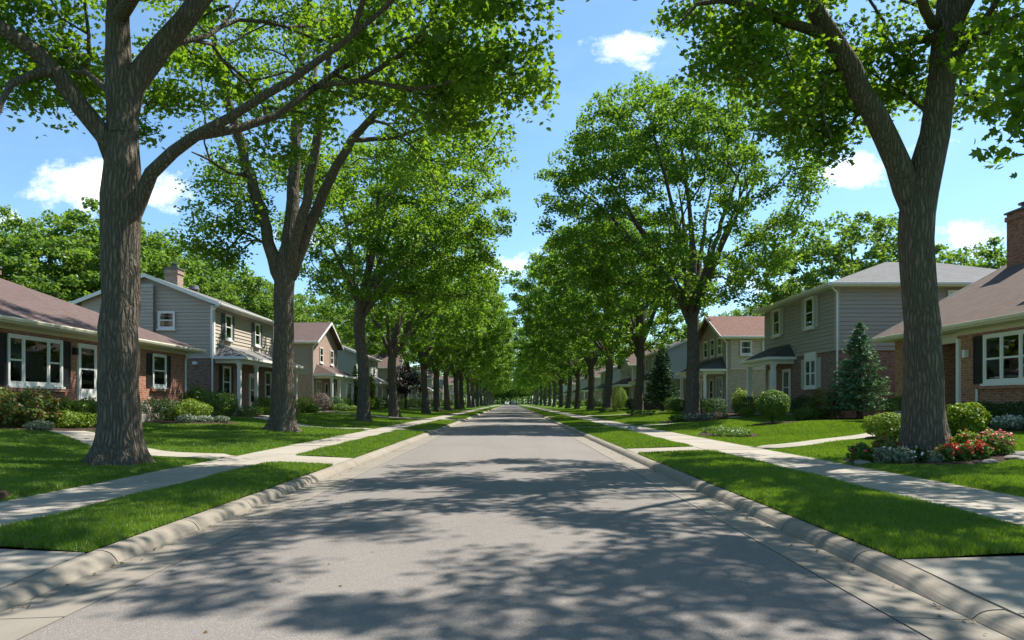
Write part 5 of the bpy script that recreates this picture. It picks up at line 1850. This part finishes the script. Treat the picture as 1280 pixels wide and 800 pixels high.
PL += [
    (9.75, 18.45, (.62, .42), .62, 'leaf_lime', 'clipped lime green hedge block behind the flower bed, left of the forked trunk', RB, dict(n=2600, leaf=.055, box=.4)),
    (10.75, 17.0, (.48, .45), .82, 'leaf_lime', 'loose yellow green shrub right of the forked trunk', RB, dict(n=1700, leaf=.085, lumps=.2)),
    (13.9, 19.4, (.7, 1.0), .66, 'leaf_dark', 'dark hedge below the bungalow window, cut by the right border', RB, dict(n=2600, leaf=.06, box=.5)),
    (13.9, 21.6, (.7, 1.1), .66, 'leaf_dark', 'dark hedge below the bungalow window, nearer the door', RB, dict(n=2600, leaf=.06, box=.5)),
    (12.9, 18.6, .4, .36, 'leaf_silver', 'white flowering plant before the dark hedge', RB, dict(n=700, leaf=.05, flowers='petal_white', nf=110, fsize=.05)),
    (13.6, 18.3, .4, .36, 'leaf_silver', 'white flowering plant at the right border', RB, dict(n=700, leaf=.05, flowers='petal_white', nf=110, fsize=.05)),
    (14.4, 26.6, .55, .95, 'leaf_mid', 'green ball shrub between spruce and bungalow corner', RB, dict(n=1500, leaf=.055)),
    (10.55, 29.0, .67, 1.15, 'leaf_mid', 'ball shaped bush on a short stem alone on the lawn', RGY, dict(n=4200, leaf=.065, stem=.2, lumps=.06, flowers='petal_white', nf=10, fsize=.03)),
    (13.5, 30.9, (.85, .8), 1.25, 'leaf_red', 'loose shrub with a few dull red leaves before the gray house window', RGY, dict(n=1900, leaf=.08, lumps=.25)),
    (12.5, 30.4, (.55, .5), .55, 'leaf_mid', 'low pale green shrub between ball bush and reddish shrub', RGY, dict(n=1200, leaf=.06)),
    (13.8, 33.9, (.6, .7), 1.0, 'leaf_dark', 'dark shrub below the shuttered lower window', RGY, dict(n=1500, leaf=.065)),
    (13.0, 39.6, (.6, 1.3), 1.0, 'leaf_dark', 'long dark clipped hedge left of the gray house porch', RGY, dict(n=2600, leaf=.06, box=.7)),
    (12.3, 37.4, .4, .5, 'leaf_lime', 'small light plant beside the gray house steps', RGY, dict(n=700, leaf=.06)),
    (14.0, 43.3, .7, 1.5, 'leaf_lime', 'light green loose shrub between the gray and the beige house', RC, dict(n=1400, leaf=.09, lumps=.2)),
    (12.9, 45.6, (.65, 1.1), 1.0, 'leaf_dark', 'dark clipped hedge before the beige house side wall', RC, dict(n=2000, leaf=.065, box=.6)),
    (12.8, 48.4, .7, 1.0, 'leaf_mid', 'ball shaped shrub at the beige house corner', RC, dict(n=1500, leaf=.07)),
    (12.9, 50.6, .7, 1.05, 'leaf_dark', 'ball shaped shrub before the beige house door', RC, dict(n=1500, leaf=.07)),
    (12.2, 47.0, .4, .45, 'leaf_pink', 'small pale pink plant at the hedge foot', RC, dict(n=600, leaf=.06)),
    (12.9, 56.6, (.7, 1.4), 1.1, 'leaf_dark', 'dark clipped hedge beside the dark green spruce', RC, dict(n=1800, leaf=.08, box=.6)),
    (12.6, 53.6, .8, 1.0, 'leaf_mid', 'green shrub between the beige house and dark spruce', RC, dict(n=1300, leaf=.08)),
    (12.6, 66, .8, 1.5, 'leaf_pink', 'pale flowering shrub left of the dark green spruce', RC, dict(n=1200, leaf=.09)),
    (13.2, 69, (.8, 1.6), 1.1, 'leaf_dark', 'dark hedge before the brown roofed gray house, nearer the spruce', RC, dict(n=1500, leaf=.09, box=.6)),
    (13.2, 77, (.8, 1.6), 1.1, 'leaf_dark', 'dark hedge at the far end of the brown roofed gray house', RC, dict(n=1300, leaf=.1, box=.6)),
    (13.0, 86, 1.0, 2.6, 'leaf_lime', 'tall yellow green shrub beyond the brown roofed gray house', RC, dict(n=1500, leaf=.11)),
]
for x, y, r, h, mat, lab, grp, kw in PL:
    S += 1
    shrub(x, y, r, h, mat, lab, grp, S, **kw)
# distant shrubs along the far house fronts
kk = 0
for sd in (-1, 1):
    for j, y in enumerate((99, 109, 120, 129, 142, 152, 166, 176, 192, 205)):
        kk += 1
        m_ = ('leaf_dark', 'leaf_mid', 'leaf_lime')[kk % 3]
        shrub(sd * (13.0 + (kk % 3) * .3), y, (.9, 1.4), 1.2, m_, f'{ORD[j + 1]} distant shrub along the far house fronts {"left" if sd < 0 else "right"} of the road', 'distant shrubs along the far house fronts', 300 + kk, leaf=.14, n=500, box=.4)

for j, x in enumerate((-15, -10.5, -6, -1.5, 3, 7.5, 12)):
    shrub(x, ROAD_END + 8 + (j % 2) * 2, (2.8, 2.0), 3.2 + .5 * (j % 3), 'leaf_mid', f'{ORD[j + 1]} big shrub from the left closing the far end of the road', 'shrubs closing the far end of the road', 400 + j, leaf=.4, n=420)

# flower bed round the forked trunk
FB = 'flowers in the bed round the forked trunk'
FL = [(7.50, 15.35, .27, .42, 'leaf_mid', 'petal_pink', 40, 'pink tipped plant at the left tip of the flower bed'),
      (7.80, 15.05, .24, .34, 'leaf_silver', 'petal_white', 110, 'white flower clump beside the pink tipped plant'),
      (8.12, 14.95, .26, .34, 'leaf_silver', 'petal_white', 150, 'fullest white flower clump left of the trunk foot'),
      (8.35, 16.0, .32, .56, 'leaf_red', 'petal_red', 26, 'tall dark red plant behind the white clumps'),
      (8.45, 14.95, .22, .34, 'leaf_dark', 'petal_white', 30, 'dark green clump with few pale blooms before the trunk'),
      (8.72, 14.85, .20, .26, 'leaf_silver', 'petal_white', 60, 'small low silver clump between white and red flowers'),
      (9.00, 14.95, .24, .36, 'leaf_mid', 'petal_red', 120, 'red flower clump nearest the silver clump'),
      (9.36, 14.95, .26, .38, 'leaf_mid', 'petal_red', 150, 'middle red flower clump of the right half of the bed'),
      (9.74, 15.05, .26, .40, 'leaf_mid', 'petal_red', 150, 'red flower clump next to the pink mass'),
      (10.05, 15.9, .28, .58, 'leaf_lime', 'petal_red', 24, 'taller light green plant behind the red clumps'),
      (10.40, 15.45, .38, .55, 'leaf_mid', 'petal_pink', 150, 'large pink and salmon flower mass at the right end of the bed')]
for i, (x, y, r, h, m_, pm, nf, lab) in enumerate(FL):
    shrub(x * .86, y * .86, r * .78, h * .80, m_, lab, FB, 500 + i, leaf=.06, n=650, lumps=.2, name='flower_clump', cat='flowers', flowers=pm, nf=int(nf * (.22 if pm == 'petal_white' else .5)), fsize=.042)
WB = 'pale plants in the bed of the tall right tree'
for i, (x, y, r, m_, lab) in enumerate([(8.6, 36.9, .45, 'leaf_mid', 'green low plant at the left of the tall tree bed'), (9.2, 36.6, .45, 'leaf_silver', 'whitish plant left before the tall tree trunk'),
                                        (9.9, 36.6, .45, 'leaf_silver', 'whitish plant right before the tall tree trunk'), (10.6, 36.9, .5, 'leaf_pink', 'brownish pink plant at the right of the tall tree bed')]):
    shrub(x, y, r, .38, m_, lab, WB, 540 + i, leaf=.07, n=700, lumps=.2, name='bed_plant', cat='plant', flowers='petal_white' if m_ == 'leaf_silver' else None, nf=30, fsize=.05)
WC = 'ground plants beside the right sidewalk'
for i, (x, y, lab) in enumerate([(7.0, 22.9, 'low white speckled ground plant nearest the camera beside the right sidewalk'), (7.4, 23.9, 'low white speckled ground plant in the middle of its patch by the sidewalk'), (7.2, 25.0, 'low white speckled ground plant farthest along its patch by the sidewalk')]):
    shrub(x, y, (.6, .7), .22, 'leaf_mid', lab, WC, 560 + i, leaf=.06, n=900, lumps=.15, name='ground_plant', cat='plant', flowers='petal_white', nf=14, fsize=.025)
for i, (y, lab) in enumerate([(53.0, 'green clump before the second trunk of the right row past the tall tree'), (71.0, 'green clump before the trunk beyond the dark spruce')]):
    shrub(9.6, y, (1.1, .6), .4, 'leaf_mid', lab, WC, 570 + i, leaf=.09, n=700, name='bed_plant', cat='plant')


# stones
def stone(x, y, r, label, group, seed):
    rng = np.random.default_rng(seed)
    bm = bmesh.new()
    bmesh.ops.create_icosphere(bm, subdivisions=3, radius=1)
    ph = rng.uniform(0, 6.28, 3)
    for v in bm.verts:
        c = v.co
        k = 1 + .14 * math.sin(c.x * 3 + ph[0]) * math.sin(c.y * 3.3 + ph[1]) + .08 * math.sin(c.z * 6 + c.x * 5 + ph[2])
        v.co = Vector((c.x * r[0] * k, c.y * r[1] * k, max(c.z, -.5) * r[2] * k))
    me = bpy.data.meshes.new('edging_stone')
    bm.to_mesh(me); bm.free()
    o = link('edging_stone', me, M['stone'], smooth=True)
    o.location = (x, y, float(gz(x, y)) + r[2] * .35)
    o.rotation_euler.z = rng.uniform(0, 3.1)
    tag(o, label, 'stone', group)


stone(6.36, 13.0, (.15, .10, .06), 'flat gray stone edging the left tip of the flower bed', 'edging stones of the flower bed', 1)
stone(8.25, 12.38, (.18, .10, .06), 'small flat stone before the red flowers', 'edging stones of the flower bed', 2)
stone(8.85, 12.55, (.28, .14, .06), 'broad flat stone before the pink flower mass', 'edging stones of the flower bed', 3)
stone(9.35, 13.05, (.3, .15, .06), 'long flat stone at the right end of the flower bed', 'edging stones of the flower bed', 4)
stone(-6.35, 8.6, (.13, .10, .06), 'larger pale stone in the bare patch by the left sidewalk', 'stones in the bare patch', 5)
stone(-6.15, 8.3, (.08, .07, .045), 'smaller pale stone in the bare patch by the left sidewalk', 'stones in the bare patch', 6)


# conifers
def conifer(x, y, h, r, mat, label, seed, name='spruce_tree', n_whorl=26, z0=.12):
    rng = np.random.default_rng(seed)
    b = (x, y, float(gz(x, y)) - .02)
    root = empty(name, b, label, 'tree')
    t = MB(); t.cyl((0, 0, -.05), (0, 0, h * .97), r * .09, 10, .008); t.build('trunk', M['bark_thin'], root)
    pos, ax = [], []
    for i in range(n_whorl):
        f = i / (n_whorl - 1)
        z = h * (z0 + (.97 - z0) * f)
        L = r * (1 - f) ** .85 + .07
        nb = int(9 + 9 * (1 - f))
        for k in range(nb):
            a = rng.uniform(0, 6.283)
            lb = L * rng.uniform(.72, 1.12)
            dirv = np.array([math.cos(a), math.sin(a), .12 - .18 * (1 - f)])
            m = int(26 * lb / r * (h / 4) ** .5) + 8
            tt = rng.random(m) ** .6
            p = np.outer(tt * lb, dirv)
            p[:, 2] += z + .12 * lb * tt ** 2
            side = np.array([-math.sin(a), math.cos(a), 0])
            sp = rng.normal(0, .16, m) * lb * (1.1 - tt)
            p += np.outer(sp, side)
            p[:, 2] -= np.abs(sp) * .25
            p += rng.normal(0, .02, (m, 3))
            pos.append(p)
            ax.append(np.tile(dirv, (m, 1)) + np.outer(np.sign(sp), side) * .7)
    pos, ax = np.concatenate(pos), np.concatenate(ax)
    me = leaves_mesh('crown', pos, .17 * h / 4.2, rng, 'diamond', .5, None, .5, ax)
    link('crown', me, M[mat], root)


conifer(14.5, 29.9, 4.15, 1.36, 'needle_blue', 'blue green spruce with drooping whorls between the bungalow and gray house', 1)
conifer(13.0, 61.6, 6.0, 1.6, 'needle_green', 'dark green spruce between the beige house and tall street trunks', 2, n_whorl=28)
conifer(-14.2, 66.0, 4.2, 1.2, 'leaf_mid', 'cone shaped evergreen before the tan gable house porch', 3, 'conical_evergreen', 24, .04)
conifer(-13.4, 69.5, 3.4, .8, 'leaf_lime', 'slim light green cone right behind the third left trunk', 4, 'conical_evergreen', 22, .04)

# plum leaved tree
T, tips, lp, b = vase_tree(61, base_at(-12.6, 86), 1.5, (-12.6, 86, 3.6), (2.3, 2.3, 2.1), 120, .12, 40, .32, 5, .1, .5)
make_tree('small plum leaved tree among the left lawns', 'tree', None, b, T, tips, lp, .22, 'diamond', M['leaf_plum'], M['bark_thin'], .3, name='ornamental_tree', seed=9)


# car far off
def car(x, y, mat, label, rz=0.0):
    root = empty('parked_car', (x, y, .02), label, 'car', None, rz)
    W = .9
    prof = [(-2.2, .35), (-2.25, .75), (-2.1, .95), (-1.5, 1.0), (-.9, 1.45), (.7, 1.48), (1.5, 1.02), (2.15, .88), (2.25, .55), (2.2, .32)]
    bd = MB(); bd.prism([(-W, p[0], p[1]) for p in prof], (2 * W, 0, 0))
    bd.build('body', mat, root, bevel=.05)
    g = MB()
    g.prism([(-.72, -1.47, 1.06), (.72, -1.47, 1.06), (.66, -.98, 1.42), (-.66, -.98, 1.42)], (0, -.03, .03)); g.build('rear_window', M['glass'], root)
    for sx in (-1, 1):
        for yy in (-1.4, 1.4):
            wm = MB(); wm.cyl((sx * .72, yy, .32), (sx * .95, yy, .32), .32, 16); w_ = wm.build('wheel', M['black'], root)
            rm = MB(); rm.cyl((sx * .95, yy, .32), (sx * .96, yy, .32), .18, 12); rm.build('rim', M['white'], w_)
        lm = MB(); lm.box(sx * .62, sx * .85, -2.29, -2.2, .72, .86); lm.build('tail_light', M['petal_red'], root)


car(1.5, 318, M['black'], 'dark car parked far down the road')
car(-1.6, 338, M['white'], 'pale car parked far down the road')

# ------------------------------------------------------------------ sky, sun, camera
SUN_EL, SUN_AZ = R(57), R(33)     # azimuth from +X towards +Y
sv = Vector((math.cos(SUN_EL) * math.cos(SUN_AZ), math.cos(SUN_EL) * math.sin(SUN_AZ), math.sin(SUN_EL)))
sun = bpy.data.lights.new('sun', 'SUN')
sun.energy = 5.0
sun.angle = R(0.53)
sun.color = (1.0, 0.955, 0.88)
so = bpy.data.objects.new('sun', sun)
COL.objects.link(so)
so.rotation_euler = sv.to_track_quat('Z', 'Y').to_euler()
so.location = (20, 20, 40)

w = bpy.data.worlds.new('World')
sc.world = w
w.use_nodes = True
g = G(w.node_tree)
sky = g.n('TexSky', sky_type='NISHITA', sun_disc=False, sun_elevation=SUN_EL, sun_rotation=R(90) - SUN_AZ, air_density=1.0, dust_density=0.7, ozone_density=1.5, altitude=200).outputs[0]
gen = g.n('TexCoord').outputs['Generated']
sp = g.n('SeparateXYZ', {0: gen})
yy = g.math('MAXIMUM', sp.outputs[1], 0.02)
cu = g.math('DIVIDE', sp.outputs[0], yy)
cv = g.math('DIVIDE', sp.outputs[2], yy)
vec = g.n('CombineXYZ', {0: cu, 1: cv, 2: 0.0}).outputs[0]
n1 = g.noise(g.mapping(vec, (1, 1.35, 1)), 15.0, 11, 0.66)
n2 = g.noise(g.mapping(vec, (1, 2.2, 1), (4, 2, 0)), 3.2, 7, 0.6)
tot = None
# real cumulus directions: tangent of azimuth, tangent of elevation, half sizes
for (px, py, rx, ry, amp) in ((786, 62, 62, 26, 1.0), (108, 234, 88, 36, 1.15), (208, 242, 50, 27, 1.0), (1055, 212, 62, 26, .9), (1215, 300, 75, 24, .95), (5, 278, 40, 18, .9), (960, 352, 80, 18, .7), (420, 300, 90, 16, .6), (700, 330, 200, 22, .6), (1140, 190, 40, 20, .5)):
    u0, v0, ru, rv = (px - VX) / FPX, (HY - py) / FPX, rx / FPX, ry / FPX
    a = g.math('POWER', g.math('DIVIDE', g.math('SUBTRACT', cu, u0), ru), 2.0)
    b_ = g.math('POWER', g.math('DIVIDE', g.math('SUBTRACT', cv, v0), rv), 2.0)
    e = g.math('MULTIPLY', g.math('SUBTRACT', 1.0, g.math('ADD', a, b_)), amp)
    tot = e if tot is None else g.math('MAXIMUM', tot, e)
tot = g.math('MAXIMUM', tot, -1.5)
dens = g.math('ADD', tot, g.math('MULTIPLY', g.math('SUBTRACT', n1, 0.52), 5.2))
dens = g.math('MULTIPLY', dens, 0.6, True)
dens = g.math('POWER', dens, 0.85)
dens = g.math('MULTIPLY', dens, g.math('GREATER_THAN', sp.outputs[1], 0.05))
veil = g.math('MULTIPLY', g.math('SUBTRACT', n2, 0.48), 0.9, True)
veil = g.math('MULTIPLY', veil, g.math('GREATER_THAN', sp.outputs[2], 0.0))
lum = g.mix(dens, (7.6, 8.0, 8.6), (12.5, 12.5, 12.6))
sky = g.mix(1.0, sky, (0.84, 1.09, 1.17), 'MULTIPLY')
c1 = g.mix(g.math('MULTIPLY', veil, 0.35), sky, (7.0, 8.6, 10.2))
c2 = g.mix(dens, c1, lum)
bg = g.n('Background', {'Color': c2, 'Strength': 0.095}).outputs[0]
wo = g.n('OutputWorld')
g.t.links.new(bg, wo.inputs['Surface'])

cam = bpy.data.cameras.new('camera')
cam.sensor_width = 36.0
cam.lens = 36.0 * FPX / 1280
cam.shift_x = 2 / 1280
cam.shift_y = 103 / 1280
cam.clip_end = 6000
cam.clip_start = 0.1
co = bpy.data.objects.new('camera', cam)
COL.objects.link(co)
co.location = (0, 0, EYE)
co.rotation_euler = (R(90), 0, 0)
sc.camera = co

vs = sc.view_settings
vs.view_transform = 'Standard'
vs.look = 'None'
vs.exposure = 0.95
vs.gamma = 1.0
vs.use_curve_mapping = False
sc.render.engine = 'CYCLES'
cy = sc.cycles
cy.use_denoising = True
try:
    cy.denoiser = 'OPENIMAGEDENOISE'
except Exception:
    pass
cy.max_bounces = 7
cy.diffuse_bounces = 3
cy.glossy_bounces = 3
cy.transmission_bounces = 4
cy.transparent_max_bounces = 8
cy.use_adaptive_sampling = True
cy.adaptive_threshold = 0.015
cy.caustics_reflective = False
cy.caustics_refractive = False
